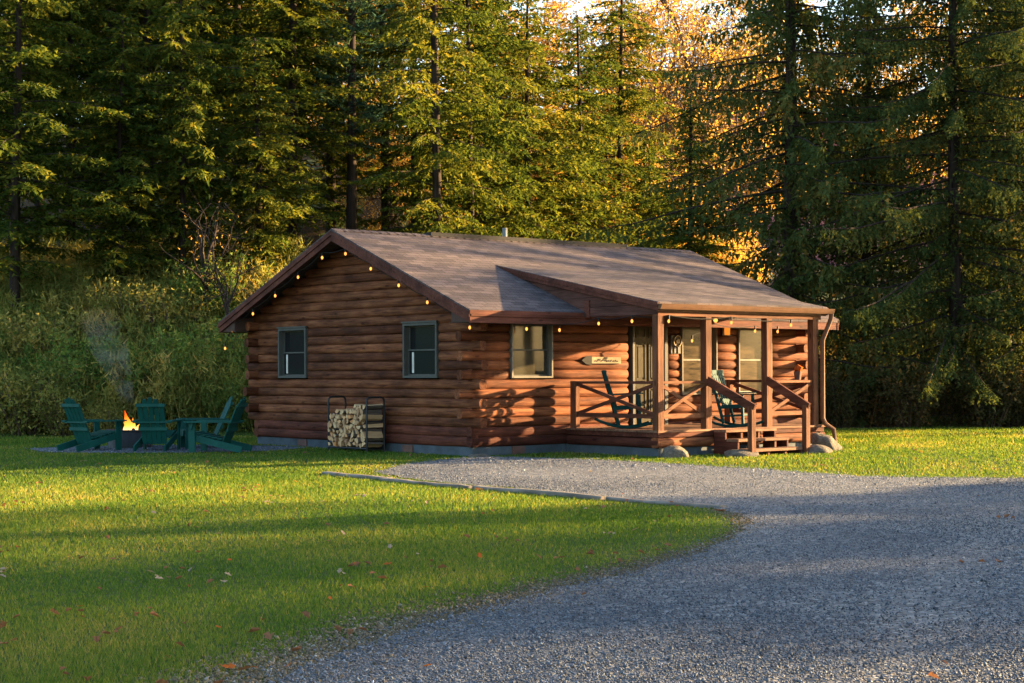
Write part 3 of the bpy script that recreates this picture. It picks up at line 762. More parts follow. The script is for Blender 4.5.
# ------------------------------------------------------------ fire pit and lawn chairs
def adirondack(label, loc, rz):
    t = thing('adirondack_chair', label, 'lawn chair', loc, rz, 'green lawn chairs around the fire pit')
    g = Geo()
    for k in range(5):
        y = (k - 2) * .105; ht = .93 - .030 * (k - 2) ** 2
        b0 = np.array((-.15, y * .86, .14)); d = unit((-.40, y * .16, .92))
        g.bar(b0, b0 + d * (ht - .03), .086, .02, up=(1, 0, .4)); g.bar(b0 + d * (ht - .03), b0 + d * (ht + .005), .06, .02, up=(1, 0, .4))
    obj('backrest', g, 'green', t)
    for z in (.42, .86): x = -.20 - .40 / .92 * (z - .25) - .02; obj('back_rail', Geo().bar((x, -.27, z), (x, .27, z), .025, .06), 'green', t)
    g = Geo(); g.bar((-.35, -.36, .545), (-.35, .36, .545), .05, .03); obj('arm_support', g, 'green', t)
    g = Geo()
    for k in range(6):
        x = -.19 + k * .105; z = .245 + k * .022; g.box(x, x + .095, -.27, .27, z, z + .022)
    g.box(.43, .452, -.27, .27, .25, .36); obj('seat', g, 'green', t)
    for s in (-1, 1):
        g = Geo(); g.bar((.42, s * .285, .30), (-.56, s * .285, .06), .03, .12); obj('rear_leg', g, 'green', t)
        g = Geo(); g.box(.30, .42, s * .32 - .016, s * .32 + .016, 0, .55); obj('front_leg', g, 'green', t)
        g = Geo(); g.prism([(-.40, s * .33 - .05), (.30, s * .35 - .08), (.48, s * .35 - .075), (.50, s * .35), (.48, s * .35 + .075), (.30, s * .35 + .08), (-.40, s * .33 + .05)], lambda u, v, w: (u, v, w), .552, .578)
        obj('armrest', g, 'green', t)
        g = Geo(); g.prism([(.31, .55), (.41, .55), (.36, .42)], lambda u, v, w: (u, s * .345 + w, v), -.008, .02); obj('arm_bracket', g, 'green', t)
    return t
hd = lambda lat, dep: math.atan2(RT[1] * lat + FW[1] * dep, RT[0] * lat + FW[0] * dep)
def ground_loc(px, py): x, y = G(px, py, .055); return (x, y, .055)
adirondack('green lawn chair leftmost by the fire, turned to the right', ground_loc(92, 451), hd(.62, .78))
adirondack('green lawn chair with its back to the viewer in front of the fire', ground_loc(157, 451), hd(.04, 1))
adirondack('green lawn chair nearest the cabin, seen side-on facing left', ground_loc(217, 452.5), hd(-1, .16))
adirondack('green lawn chair half hidden behind the chair nearest the cabin', ground_loc(205, 448.5), hd(-.95, -.33))
fx, fy_ = G(130, 448, .055)
t = thing('fire_pit', 'round dark steel fire pit on the gravel between the lawn chairs', 'fire pit', (fx, fy_, .055))
g = Geo(); n = 24
for r0, r1 in ((.43, .40),):
    V = [(r * math.cos(2 * math.pi * k / n), r * math.sin(2 * math.pi * k / n), z) for (r, z) in ((.42, 0), (.43, .33), (.46, .34), (.46, .36), (.39, .36), (.39, .1)) for k in range(n)]
    g.add(V, [(i * n + k, i * n + (k + 1) % n, (i + 1) * n + (k + 1) % n, (i + 1) * n + k) for i in range(5) for k in range(n)] + [tuple(5 * n + k for k in range(n))])
obj('fire_ring', g, 'darkmetal', t)
for k in range(4):
    a = k * 1.57 + .4; o = obj('burning_log', Geo().tube([(fx + .3 * math.cos(a), fy_ + .3 * math.sin(a), .22), (fx - .1 * math.cos(a), fy_ - .1 * math.sin(a), .40)], .05, 7), 'char')
    tag(o, 'charred log burning inside the round fire pit', 'firewood', 'logs burning in the fire pit')
g = Geo()
for (dx, dy, r, h, sw) in ((-.02, .0, .115, .42, -.10), (.07, .03, .10, .27, .02), (-.10, -.03, .07, .2, -.03), (.13, -.05, .06, .15, .03), (.02, .1, .09, .33, -.04)):
    Q = np.linspace(0, 1, 14)
    P = [(dx + (sw * q * q + .018 * math.sin(q * 9 + dx * 40) * q) * RT[0], dy + (sw * q * q) * RT[1], .31 + h * q) for q in Q]
    g.tube(P, [r * ((1 - q) ** 1.15 * (.72 + 1.5 * q * (1 - q)) + .012 * math.sin(17 * q + dx * 20) * (1 - q)) + .003 for q in Q], 9)
fl = obj('flame', g, 'flame', None, True); fl.location = (fx, fy_, .055); tag(fl, 'orange flames rising from the round fire pit', 'flame')
# smoke: a volume plume drifting to the left
m, nt, out = newmat('campfire_smoke')
tc = nd(nt, 'ShaderNodeTexCoord'); nz = nd(nt, 'ShaderNodeTexNoise'); nz.inputs['Scale'].default_value = 1.8; nz.inputs['Detail'].default_value = 3; nz.inputs['Distortion'].default_value = .6
nt.links.new(tc.outputs['Object'], nz.inputs['Vector'])
rp = ramp(nt, [(.40, (0, 0, 0)), (.72, (1, 1, 1))], nz.outputs['Fac'])
sxyz = nd(nt, 'ShaderNodeSeparateXYZ'); nt.links.new(tc.outputs['Generated'], sxyz.inputs[0])
fade = ramp(nt, [(.0, (1, 1, 1)), (.3, (.8, .8, .8)), (.6, (.35, .35, .35)), (.92, (0, 0, 0))], sxyz.outputs[2])
den = math2(nt, 'MULTIPLY', math2(nt, 'MULTIPLY', rp.outputs[0], fade.outputs[0]), .8)
pv = nd(nt, 'ShaderNodeVolumePrincipled'); pv.inputs['Color'].default_value = (.80, .74, .68, 1)
nt.links.new(den, pv.inputs['Density']); nt.links.new(pv.outputs[0], out.inputs['Volume'])
M['smoke'] = m
g = Geo(); P = []; rr = []
for q in np.linspace(0, 1, 12):
    P.append((RT[0] * (-.75 * q ** 1.3), RT[1] * (-.75 * q ** 1.3),   .74 + 2.1 * q)); rr.append(.09 + .46 * q - .2 * max(0, q - .8) / .2)
g.tube(P, rr, 14); sm = obj('smoke', g, 'smoke', None, True); sm.location = (fx, fy_, .0)
tag(sm, 'thin grey smoke drifting up left from the fire pit', 'smoke', kind='stuff')

# ------------------------------------------------------------ ground sheets
def terrain(name, lats, deps, hf, mat):
    A, B = np.meshgrid(lats, deps, indexing='ij')
    X, Y = W(A, B); Z = hf(A, B)
    V = np.stack([X, Y, Z], -1).reshape(-1, 3)
    n, m_ = A.shape; idx = np.arange(n * m_).reshape(n, m_)
    a, b, c, d = idx[:-1, :-1].ravel(), idx[1:, :-1].ravel(), idx[1:, 1:].ravel(), idx[:-1, 1:].ravel()
    Tt = np.concatenate([np.stack([a, b, c], 1), np.stack([a, c, d], 1)])
    return tag(npmesh(name, V, Tt, mat, None, None, True), kind='structure')
lats = np.concatenate([np.linspace(-400, -60, 12), np.linspace(-50, 50, 81), np.linspace(60, 400, 12)])
deps = np.concatenate([np.linspace(-300, -20, 10), np.linspace(-12, 24, 13), np.linspace(25, 60, 56), np.linspace(62, 120, 20), np.linspace(140, 700, 12)])
def hh(a, b):
    h = ground_h(a, np.minimum(b, 110))
    return h + .18 * np.sin(a * .7 + b * .5) * ss(44, 52, b)
terrain('ground', lats, deps, lambda a, b: np.where(b > 110, ground_h(a, 110), hh(a, b)), 'soil')
# leaf-littered forest floor sheet
terrain('forest_floor', np.linspace(-45, 50, 96), np.linspace(40.5, 109, 80), lambda a, b: hh(a, b) + .012 - .03 * (1 - ss(40.5, 43, b)) + .0, 'floor')
# wooded hill behind
def hillh(a, b):
    r_ = ss(110, 330, b)
    return -3 + r_ * (45 + 6 * np.sin(a * .018 + 1) + 4 * np.sin(a * .05) + 1.5 * np.sin(a * .21 + b * .1))
terrain('hill', np.linspace(-420, 420, 150), np.linspace(100, 420, 60), hillh, 'hill')

def jitter_poly(P, step=.25, amp=.06, seed=0):
    r_ = np.random.default_rng(seed); out = []
    for (p, q) in zip(P, P[1:] + P[:1]):
        p = np.array(p); q = np.array(q); n = max(1, int(np.linalg.norm(q - p) / step))
        n = min(n, 160)
        for i in range(n): out.append(p + (q - p) * i / n + r_.normal(0, amp, 2))
    return out
def sheet(name, P, z, mat):
    import bmesh
    bm = bmesh.new(); vs = [bm.verts.new((p[0], p[1], z(p) if callable(z) else z)) for p in P]
    f = bm.faces.new(vs); bmesh.ops.triangulate(bm, faces=[f])
    me = bpy.data.meshes.new(name); bm.to_mesh(me); bm.free(); me.materials.append(M[mat])
    if me.polygons[0].normal.z < 0: me.flip_normals()
    return tag(link(bpy.data.objects.new(name, me)), kind='structure')
lawn_edge = [(240, 700), (300, 672), (345, 655), (400, 636), (480, 611), (560, 591), (640, 572), (700, 553), (738, 537), (752, 524), (742, 515), (722, 511)]
pad_near = [(700, 507), (600, 497), (520, 489), (450, 484), (400, 478), (378, 473)]
pad_far = [(400, 468), (440, 463.5), (490, 460.5), (540, 462), (600, 463.5), (660, 466), (700, 468), (760, 470.5), (800, 473), (860, 477), (920, 478.5), (1024, 478.5)]
GP = [G(*p) for p in lawn_edge] + [G(*p) for p in pad_near] + [G(*p) for p in pad_far]
GP += [W(14, 23.4), W(40, 25), W(40, -15), W(-12, -15), W(-3.2, 4.5)]
GP = [tuple(p) for p in GP]
hsh = lambda p: .012 + float(.055 * ss(24, 28, LD(p[0], p[1])[1]))
sheet('drive', jitter_poly(GP, .22, .045, 1), .014, 'gravel')
# raise drive far part slightly through its own z
d = bpy.data.objects['drive'].data
for v in d.vertices: v.co.z = hsh(v.co)
def chaikin(P, n=2):
    P = [np.array(p) for p in P]
    for _ in range(n):
        Q = [P[0]]
        for p, q in zip(P, P[1:]): Q += [p * .75 + q * .25, p * .25 + q * .75]
        P = Q + [P[-1]]
    return P
EDGE = chaikin([G(*p) for p in lawn_edge])
def strip(name, line, w_in, w_out, z, mat, seed):       # a ragged band along a line on the ground
    r_ = np.random.default_rng(seed); V = []; n = len(line); A = []; B = []
    for i, p in enumerate(line):
        d = line[min(i + 1, n - 1)] - line[max(i - 1, 0)]; d = d / np.linalg.norm(d); nrm = np.array((-d[1], d[0]))
        f = i / (n - 1); k = min(1, 6 * (1 - f) + .25)
        A.append(p + nrm * w_in * k * r_.uniform(.55, 1.25)); B.append(p - nrm * w_out * k * r_.uniform(.6, 1.2))
    for a_, b_ in zip(A, B): V += [(*a_, z), (*b_, z)]
    T_ = []
    for i in range(n - 1): a0 = 2 * i; T_ += [(a0, a0 + 1, a0 + 3), (a0, a0 + 3, a0 + 2)]
    o = tag(npmesh(name, np.array(V), np.array(T_), mat), kind='structure')
    if o.data.polygons[0].normal.z < 0: o.data.flip_normals()
    return [tuple(p) for p in A] + [tuple(p) for p in B[::-1]]
PITC = G(165, 449.5, .055)
PITP = []
for k in range(60):
    a = 2 * math.pi * k / 60; l = 2.55 * math.cos(a) * (1 + .05 * math.sin(5 * a)); dd = 1.55 * math.sin(a)
    PITP.append((PITC[0] + RT[0] * l + FW[0] * dd, PITC[1] + RT[1] * l + FW[1] * dd))
sheet('fire_pit_gravel', PITP, .055 + .012, 'gravel')

def inpoly(x, y, P):
    P = np.array(P); x = np.asarray(x); y = np.asarray(y); c = np.zeros(x.shape, bool); n = len(P); j = n - 1
    for i in range(n):
        xi, yi = P[i]; xj, yj = P[j]
        cond = ((yi > y) != (yj > y)) & (x < (xj - xi) * (y - yi) / (yj - yi + 1e-12) + xi)
        c ^= cond; j = i
    return c
def edge_dist(x, y, P):
    d = np.full(x.shape, 1e9)
    P = np.array(P)
    for i in range(len(P)):
        a = P[i]; b = P[(i + 1) % len(P)]; ab = b - a; L2 = ab @ ab
        if L2 < 1e-9: continue
        t_ = np.clip(((x - a[0]) * ab[0] + (y - a[1]) * ab[1]) / L2, 0, 1)
        d = np.minimum(d, np.hypot(x - a[0] - t_ * ab[0], y - a[1] - t_ * ab[1]))
    return d
def vnoise(x, y, s, seed=0):
    r_ = np.random.default_rng(seed); out = np.zeros_like(x)
    for k in range(6):
        a = r_.uniform(0, 6.28); f = s * r_.uniform(.5, 2.2); out += np.sin((x * math.cos(a) + y * math.sin(a)) * f + r_.uniform(0, 6.28))
    return out / 6
def edge_line(x, y):
    d = np.full(np.shape(x), 1e9)
    for a, b in zip(EDGE[::2], EDGE[2::2] + [EDGE[-1]]):
        ab = b - a; L2 = ab @ ab + 1e-12; t_ = np.clip(((x - a[0]) * ab[0] + (y - a[1]) * ab[1]) / L2, 0, 1)
        d = np.minimum(d, np.hypot(x - a[0] - t_ * ab[0], y - a[1] - t_ * ab[1]))
    return d
# lawn
def lawn(N):
    dep = np.exp(rng.uniform(math.log(5.5), math.log(43), N)); lat = rng.uniform(-1, 1, N) * (.36 * dep + 1.2)
    x, y = W(lat, dep)
    ok = ~inpoly(x, y, GP) | (edge_dist(x, y, GP) < .16 * rng.random(N) ** 2)
    ok &= ~((x > -.0) & (x < CL) & (y > 0.0) & (y < CW)) & ~((x > PX0) & (x < PX1) & (y > -PD) & (y < .1)) & ~((x > SX0) & (x < SX1) & (y > -3.2) & (y < 0))
    ok &= ~(inpoly(x, y, PITP) & (rng.random(N) > .03))
    ok &= (dep < 39.8 + 1.2 * vnoise(lat, dep, .8, 3)) | ((lat > -1) & (dep < 42 + vnoise(lat, dep, .9, 4)))
    de = edge_line(x, y); wd = .16 + .30 * np.clip((15 - dep) / 8, 0, 1) + .16 * vnoise(x, y, 1.7, 8)
    ok &= rng.random(N) < np.clip(de / np.maximum(.05, wd * 1.3), .05, 1)
    ok &= rng.random(N) < .82 + .3 * vnoise(x, y, .9, 5)
    x, y, lat, dep = x[ok], y[ok], lat[ok], dep[ok]; n = len(x)
    z = ground_h(lat, dep)
    rough = np.where((lat > 5) & (dep > 24), 1.15, 1.0) * (1 + .5 * vnoise(x, y, .7, 6))
    h = (.018 + .022 * rng.random(n)) * rough * np.where(rng.random(n) < .03, 1.9, 1)
    h *= np.clip(.35 + .75 * edge_dist(x, y, GP), .35, 1)
    w = np.maximum(.0030, dep * .00034) * rng.uniform(.8, 1.4, n)
    h = np.maximum(h, dep * .0010)
    a = rng.uniform(0, 6.28, n); ln = rng.uniform(.15, .95, n); b = rng.uniform(0, 6.28, n)
    p0 = np.stack([x - w * np.cos(a), y - w * np.sin(a), z - .004], 1); p1 = np.stack([x + w * np.cos(a), y + w * np.sin(a), z - .004], 1)
    p2 = np.stack([x + h * ln * np.cos(b), y + h * ln * np.sin(b), z + h], 1)
    V = np.stack([p0, p1, p2], 1).reshape(-1, 3); T_ = np.arange(3 * n).reshape(-1, 3)
    var = np.clip(.40 + .30 * vnoise(x, y, .55, 7) + .25 * vnoise(x, y, 2.1, 9) + rng.normal(0, .23, n), 0, 1)
    return tag(npmesh('grass', V, T_, 'grassm', var), 'short green lawn grass around the cabin and drive', 'grass', kind='stuff')
lawn(900000)
# the two wheel tracks that cars have packed into the drive
TRACK = chaikin([W(1.2, 2), W(2.6, 8), W(4.0, 12.5), W(6.0, 16.5), W(9.5, 19.8), W(15, 21.8), W(30, 24)], 2)
def in_track(x, y):
    d = np.full(np.shape(x), 1e9)
    for a, b in zip(TRACK, TRACK[1:]):
        ab = b - a; L2 = ab @ ab + 1e-12; t_ = np.clip(((x - a[0]) * ab[0] + (y - a[1]) * ab[1]) / L2, 0, 1)
        d = np.minimum(d, np.hypot(x - a[0] - t_ * ab[0], y - a[1] - t_ * ab[1]))
    return np.exp(-((d - .82) / .27) ** 2)
# gravel stones
def stones(N, region, zf, name, label, dmin=5.0, dmax=36, smin=.0048, smax=.0100, mat='stones', only=None):
    dep = np.exp(rng.uniform(math.log(dmin), math.log(dmax), N)); lat = rng.uniform(-1, 1, N) * (.36 * dep + 1.2)
    x, y = W(lat, dep)
    ins = inpoly(x, y, region); near = edge_dist(x, y, region)
    ok = (ins & ((near > .0) | True)) | ((~ins) & (near < .30) & (rng.random(N) < .34 * (1 - near / .30)))
    ok &= rng.random(N) < .66 + .5 * vnoise(x, y, .8, 15) + .35 * vnoise(x * .45 + y * .25, y * .8 - x * .5, 1.1, 17)
    trk = in_track(x, y); ok &= rng.random(N) > .72 * trk * (.75 + .5 * vnoise(x, y, 1.3, 19))
    if only is not None: ok = only(x, y, dep, ins)
    x, y, lat, dep = x[ok], y[ok], lat[ok], dep[ok]; n = len(x)
    z = zf(lat, dep)
    s = rng.uniform(smin, smax, n) * np.where(rng.random(n) < .06, 1.7, 1) * np.maximum(1, dep / 19)
    base = np.array([(1, 0, 0), (-.5, .87, 0), (-.5, -.87, 0), (.3, .2, .9), (-.1, -.3, -.6)])
    F = np.array([(0, 1, 3), (1, 2, 3), (2, 0, 3), (1, 0, 4), (2, 1, 4), (0, 2, 4)])
    a = rng.uniform(0, 6.28, n); c, s_ = np.cos(a), np.sin(a)
    B = base[None] * rng.uniform(.65, 1.3, (n, 5, 3)) * s[:, None, None]
    tl = rng.normal(0, .35, (n, 2))
    X = B[:, :, 0] * c[:, None] - B[:, :, 1] * s_[:, None]; Y = B[:, :, 0] * s_[:, None] + B[:, :, 1] * c[:, None]
    Zz = B[:, :, 2] * .8 + X * tl[:, :1] + Y * tl[:, 1:]
    V = np.stack([X + x[:, None], Y + y[:, None], Zz + (z + s * .15)[:, None]], -1).reshape(-1, 3)
    T_ = (F[None] + 5 * np.arange(n)[:, None, None]).reshape(-1, 3)
    var = np.repeat(np.clip(rng.beta(2, 2.6, n) + .30 * vnoise(x, y, .6, 16) + .20 * vnoise(x * .35 + y * .2, y * .9 - x * .5, 1.3, 18), 0, 1), 6)
    return tag(npmesh(name, V, T_, mat, var), label, 'gravel', kind='stuff')
stones(470000, GP, lambda l, d: .02 + .055 * ss(24, 28, d), 'gravel', 'loose grey crushed gravel on the drive')
stones(90000, PITP, lambda l, d: .068 + 0 * l, 'fire_pit_stones', 'loose gravel under the lawn chairs', 30, 36)

def dirt_here(x, y, dep, ins):
    de = edge_line(x, y); w_ = .10 + .26 * np.clip((15 - dep) / 8, 0, 1) + .12 * vnoise(x, y, 1.9, 28)
    return (rng.random(len(x)) < np.exp(-(de / np.maximum(.05, w_ * 1.25)) ** 2) * np.where(ins, .75, 1)) & (dep < 18.5)
stones(560000, GP, lambda l, d: .006 + .055 * ss(24, 28, d), 'dirt', 'bare crumbly dirt where the lawn meets the drive', 5.5, 18.5, .006, .013, 'dirtbits', dirt_here)
# fallen leaves on the lawn
def leaf_proto(seed, mat):
    r_ = random.Random(seed); g = Geo()
    for k in range(2):
        pts = []
        L = .055
        out = [(0, 0), (.25, .28), (.45, .18), (.6, .42), (.78, .2), (1, 0), (.78, -.22), (.6, -.4), (.42, -.2), (.22, -.3)]
        cz = r_.uniform(.15, .5)
        V = [((u - .5) * 2 * L, v * 2 * L * .9, .008 + cz * abs(v) * L * 2 + .012 * math.sin(3 * u + seed)) for u, v in out]
        break
    g.add(V + [(0, 0, .006)], [(i, (i + 1) % 10, 10) for i in range(10)], r_.random())
    o = obj('fallen_leaf', g, mat); me = o.data; bpy.data.objects.remove(o); return me
LM = [(leaf_proto(i, m_), lab) for i, (m_, lab) in enumerate((('leaf_brown', 'curled brown dead leaf lying on the lawn'), ('leaf_pale', 'pale tan dead leaf lying on the lawn'), ('leaf_brown', 'curled brown dead leaf lying on the lawn'), ('leaf_red', 'orange red fallen leaf lying on the grass')))]
nl = 0
while nl < 285:
    dep = math.exp(random.uniform(math.log(7), math.log(30))); lat = random.uniform(-1, 1) * .31 * dep
    x, y = W(lat, dep)
    if inpoly(np.array([x]), np.array([y]), GP)[0] and random.random() > .05: continue
    if x > -.3 and y > -.3: continue
    q = random.random(); k = 0 if q < .45 else (2 if q < .70 else (1 if q < .90 else 3))
    cl = 1 if random.random() > .25 else 3
    for j in range(cl):
        o = bpy.data.objects.new('fallen_leaf', LM[k][0]); COL.objects.link(o)
        o.location = (x + random.uniform(-.12, .12) * (cl > 1), y + random.uniform(-.12, .12) * (cl > 1), float(ground_h(lat, dep)) + .03)
        s = random.uniform(.35, .72); o.scale = (s, s, s); o.rotation_euler = (random.uniform(-.5, .5), random.uniform(-.5, .5), random.uniform(0, 6.28))
        tag(o, LM[k][1], 'leaf', 'fallen leaves on the grass'); nl += 1

# ------------------------------------------------------------ trees
class Leaves:
    def __init__(s): s.P = []; s.v = []
    def add(s, base, d, L, w, nrm, var):      # arrays: triangles with a base across and a tip along d
        side = np.cross(d, nrm); side /= (np.linalg.norm(side, axis=1, keepdims=True) + 1e-9)
        a = base + side * (w * .5)[:, None]; b = base - side * (w * .5)[:, None]; c = base + d * L[:, None]
        s.P.append(np.stack([a, b, c], 1)); s.v.append(var)
    def mesh(s, name, mat, parent=None):
        P = np.concatenate(s.P).reshape(-1, 3); v = np.concatenate(s.v)
        return npmesh(name, P, np.arange(len(P)).reshape(-1, 3), mat, np.clip(v, 0, 1), parent)
def nrmz(a): return a / (np.linalg.norm(a, axis=-1, keepdims=True) + 1e-9)
def conifer(H, RAD, base, kind, seed, dens=1.0, lean=0.0):
    r_ = np.random.default_rng(seed); lv = Leaves(); g = Geo()
    tw = [(lean * q * q + .06 * math.sin(4 * q + seed), .06 * math.sin(5 * q + 2 * seed), H * q) for q in np.linspace(0, 1, 10)]
    tr = .0068 * H + .04
    g.tube([(tw[0][0], tw[0][1], -.4)] + tw, [tr * 1.35] + [tr * (1.12 - q) + .015 for q in np.linspace(0, 1, 10)], 9)
    def trunk_at(h):
        q = h / H; return np.array((lean * q * q + .06 * math.sin(4 * q + seed), .06 * math.sin(5 * q + 2 * seed), h))
    nb = int((H - base) * (12 if kind != 'pine' else 10) * dens)
    for i in range(nb):
        f = (i + r_.random()) / nb; h = base + (H - base) * f ** .92
        prof = (1 - f) ** .8 * min(1, .35 + 2.2 * f) if kind != 'spruce' else (1 - f) ** .72 * min(1, .7 + 1.2 * f)
        L = RAD * prof * r_.uniform(.5, 1.15) * (1.25 if r_.random() < .14 else 1) + .25
        if r_.random() < .12: L *= .45
        a = i * 2.39996 + r_.normal(0, .35)
        if kind == 'hemlock': e0, dr, up = r_.uniform(-.05, .30), .16 + .10 * r_.random(), 0
        elif kind == 'pine': e0, dr, up = r_.uniform(.05, .4), .02, .15
        else: e0, dr, up = r_.uniform(-.32, .0) + .35 * f, .16, .30
        o = trunk_at(h); dh = np.array((math.cos(a), math.sin(a)))
        m_ = 9; q = np.linspace(0, 1, m_); bend = r_.normal(0, .12)
        ang = a + bend * q
        bx_ = np.cumsum(np.r_[0, np.cos(ang[1:])]) / (m_ - 1) * L; by_ = np.cumsum(np.r_[0, np.sin(ang[1:])]) / (m_ - 1) * L
        bz_ = L * (e0 * q - dr * q ** 2 + up * np.maximum(0, q - .6) ** 2 * 1.5)
        P = o + np.stack([bx_, by_, bz_], 1)
        g.tube([P[0], P[2], P[4], P[6], P[8]], [max(.012, .006 * L + .008), .005 * L + .006, .0038 * L + .005, .003 * L + .003, .004], 4, False)
        tone = r_.normal(0, .10)
        sp = .105 if kind == 'hemlock' else (.09 if kind == 'spruce' else .12)
        s0 = .10 * L if kind != 'spruce' else .05 * L
        ns = max(3, int((L - s0) / sp))
        S_ = np.repeat(np.linspace(s0, L, ns), 2); sd = np.tile([1., -1.], ns)
        fx_ = S_ / L * (m_ - 1); i0 = np.minimum(fx_.astype(int), m_ - 2); ft = (fx_ - i0)[:, None]
        B = P[i0] * (1 - ft) + P[i0 + 1] * ft; D = nrmz(P[i0 + 1] - P[i0])
        hz = np.stack([-D[:, 1], D[:, 0], np.zeros(len(D))], 1); hz = nrmz(hz)
        n = len(S_)
        if kind == 'hemlock':
            tl = (np.minimum(.75, .42 * (L - S_) + .12)) * r_.uniform(.5, 1.15, n)
            th = r_.uniform(.7, 1.15, n)[:, None]
            td = nrmz(D * np.cos(th) + hz * sd[:, None] * np.sin(th) + np.array((0, 0, -1.)) * r_.uniform(.05, .75, n)[:, None])
            step, ll, lw = .075, .17, .075
        elif kind == 'pine':
            tl = (np.minimum(.6, .35 * (L - S_) + .2)) * r_.uniform(.6, 1.1, n)
            th = r_.uniform(.5, 1.1, n)[:, None]
            td = nrmz(D * np.cos(th) + hz * sd[:, None] * np.sin(th) + np.array((0, 0, 1.)) * r_.uniform(-.1, .7, n)[:, None])
            step, ll, lw = .07, .19, .05
        else:
            tl = r_.uniform(.18, .75, n) * np.minimum(1, .35 + (L - S_) * .6) * (1 - .35 * f)
            td = nrmz(D * r_.uniform(.0, .5, n)[:, None] + hz * sd[:, None] * r_.uniform(.0, .55, n)[:, None] + np.array((0, 0, -1.)) * r_.uniform(.5, 1.2, n)[:, None])
            step, ll, lw = .07, .14, .065
        K = np.maximum(2, (tl / step).astype(int) + 1); idx = np.repeat(np.arange(n), K)
        cum = np.concatenate([[0], np.cumsum(K)[:-1]]); kk = np.arange(len(idx)) - cum[idx]
        tt = (kk + r_.random(len(idx))) / K[idx]
        sag = np.zeros((len(idx), 3)); sag[:, 2] = -.18 * tl[idx] * tt ** 2
        base_ = B[idx] + td[idx] * (tl[idx] * tt)[:, None] + sag
        alt = np.where(r_.random(len(idx)) < .5, 1., -1.)[:, None]
        pn = nrmz(np.cross(td[idx], r_.normal(0, .35, (len(idx), 3)) + np.array((0, 0, 1.))))
        dd = nrmz(td[idx] * r_.uniform(.4, 1.0, (len(idx), 1)) + pn * alt * r_.uniform(.3, .9, (len(idx), 1)) + r_.normal(0, .18, (len(idx), 3)))
        nr = nrmz(np.array((0, 0, 1.)) + r_.normal(0, .9 if kind == 'hemlock' else 1.2, (len(idx), 3)))
        lv.add(base_, dd, ll * r_.uniform(.6, 1.25, len(idx)), lw * r_.uniform(.7, 1.4, len(idx)), nr,
               .42 + tone + np.repeat(r_.normal(0, .13, n), K) + r_.normal(0, .12, len(idx)) )
    return g, lv
def limb(g, p, d, L, r0, depth, r_, tips, bendz=.12):
    n = 5; pts = [np.array(p)]; d = unit(d)
    for i in range(n):
        d = unit(d + r_.normal(0, .16, 3) + np.array((0, 0, bendz * .4))); pts.append(pts[-1] + d * L / n)
    g.tube(pts, [r0 * (1 - .55 * i / n) for i in range(n + 1)], 6 if r0 > .03 else 4, False)
    for i in range(2 if depth > 0 else 1, n + 1): tips.append((pts[i], d, depth))
    if depth <= 0: return
    for k in range(r_.integers(2, 4) + (depth > 2)):
        i = r_.integers(2, n + 1); nd_ = unit(d + r_.normal(0, .62, 3)); limb(g, pts[i], nd_, L * r_.uniform(.5, .8), r0 * .5, depth - 1, r_, tips, bendz)
def broadleaf(H, seed, nleaf, lsize, spread=1.0, depth=4, thin=1.0):
    r_ = np.random.default_rng(seed); g = Geo(); tips = []; lv = Leaves()
    top = H * .45; pts = [(0, 0, -.4), (.04, 0, H * .15), (-.05, .05, H * .3), (.02, .0, top)]
    r0 = (.012 * H + .03) * thin; g.tube(pts, [r0 * 1.3, r0, r0 * .9, r0 * .75], 8)
    for k in range(5): a = k * 1.3 + r_.random(); limb(g, np.array((.02, 0, top * r_.uniform(.7, 1))), (math.cos(a) * spread, math.sin(a) * spread, r_.uniform(.6, 1.4)), H * .30, r0 * .6, depth, r_, tips)
    limb(g, np.array(pts[-1]), (0, 0, 1), H * .32, r0 * .7, depth, r_, tips)
    if nleaf:
        low = [t for t in tips if t[2] <= 1]
        c = np.array([t[0] for t in low]); k = r_.integers(0, len(c), nleaf)
        cl = r_.normal(0, .12, len(c))
        b = c[k] + r_.normal(0, .28, (nleaf, 3)); d = nrmz(r_.normal(0, 1, (nleaf, 3)) + np.array((0, 0, -.4))); nr = nrmz(r_.normal(0, 1, (nleaf, 3)))
        lv.add(b, d, lsize * r_.uniform(.6, 1.3, nleaf), lsize * .8 * r_.uniform(.6, 1.2, nleaf), nr, .5 + cl[k] + r_.normal(0, .16, nleaf))
    return g, lv
HID = []
def make_tree(name, g, lv, bark, leaf, label, cat, group):
    t = thing(name, label, cat, (0, 0, 0), 0, group)
    obj('trunk', g, bark, t, True)
    if lv.P: lv.mesh('crown', leaf, t)
    return t
P_ = {}
def proto(key, *a):
    P_[key] = (make_tree(*a), [False])
HG = 'hemlocks at the edge of the woods'; SG = 'spruces right of the cabin'; AG = 'golden autumn trees behind the hemlocks'
proto('hemlock_a', 'hemlock_tree', *conifer(15, 3.3, 1.2, 'hemlock', 1), 'bark', 'hemlock', 'dark green hemlock in the shaded woods behind the left bank', 'tree', HG)
proto('hemlock_b', 'hemlock_tree', *conifer(20, 3.9, 3.6, 'hemlock', 2, .65), 'bark', 'hemlock', 'tall hemlock with a bare lower trunk in the woods behind the cabin', 'tree', HG)
proto('hemlock_c', 'hemlock_tree', *conifer(8, 2.5, 1.0, 'hemlock', 3, 1.5), 'bark', 'hemlock', 'young hemlock', 'tree', HG)
proto('hemlock_d', 'hemlock_tree', *conifer(13, 4.2, 1.6, 'hemlock', 4, .85), 'bark', 'hemlock', 'hemlock', 'tree', HG)
proto('pine', 'pine_tree', *conifer(18, 2.8, 4.5, 'pine', 5, 1.0), 'bark', 'pine', 'blue-green pine', 'tree', 'pines behind the cabin ridge')
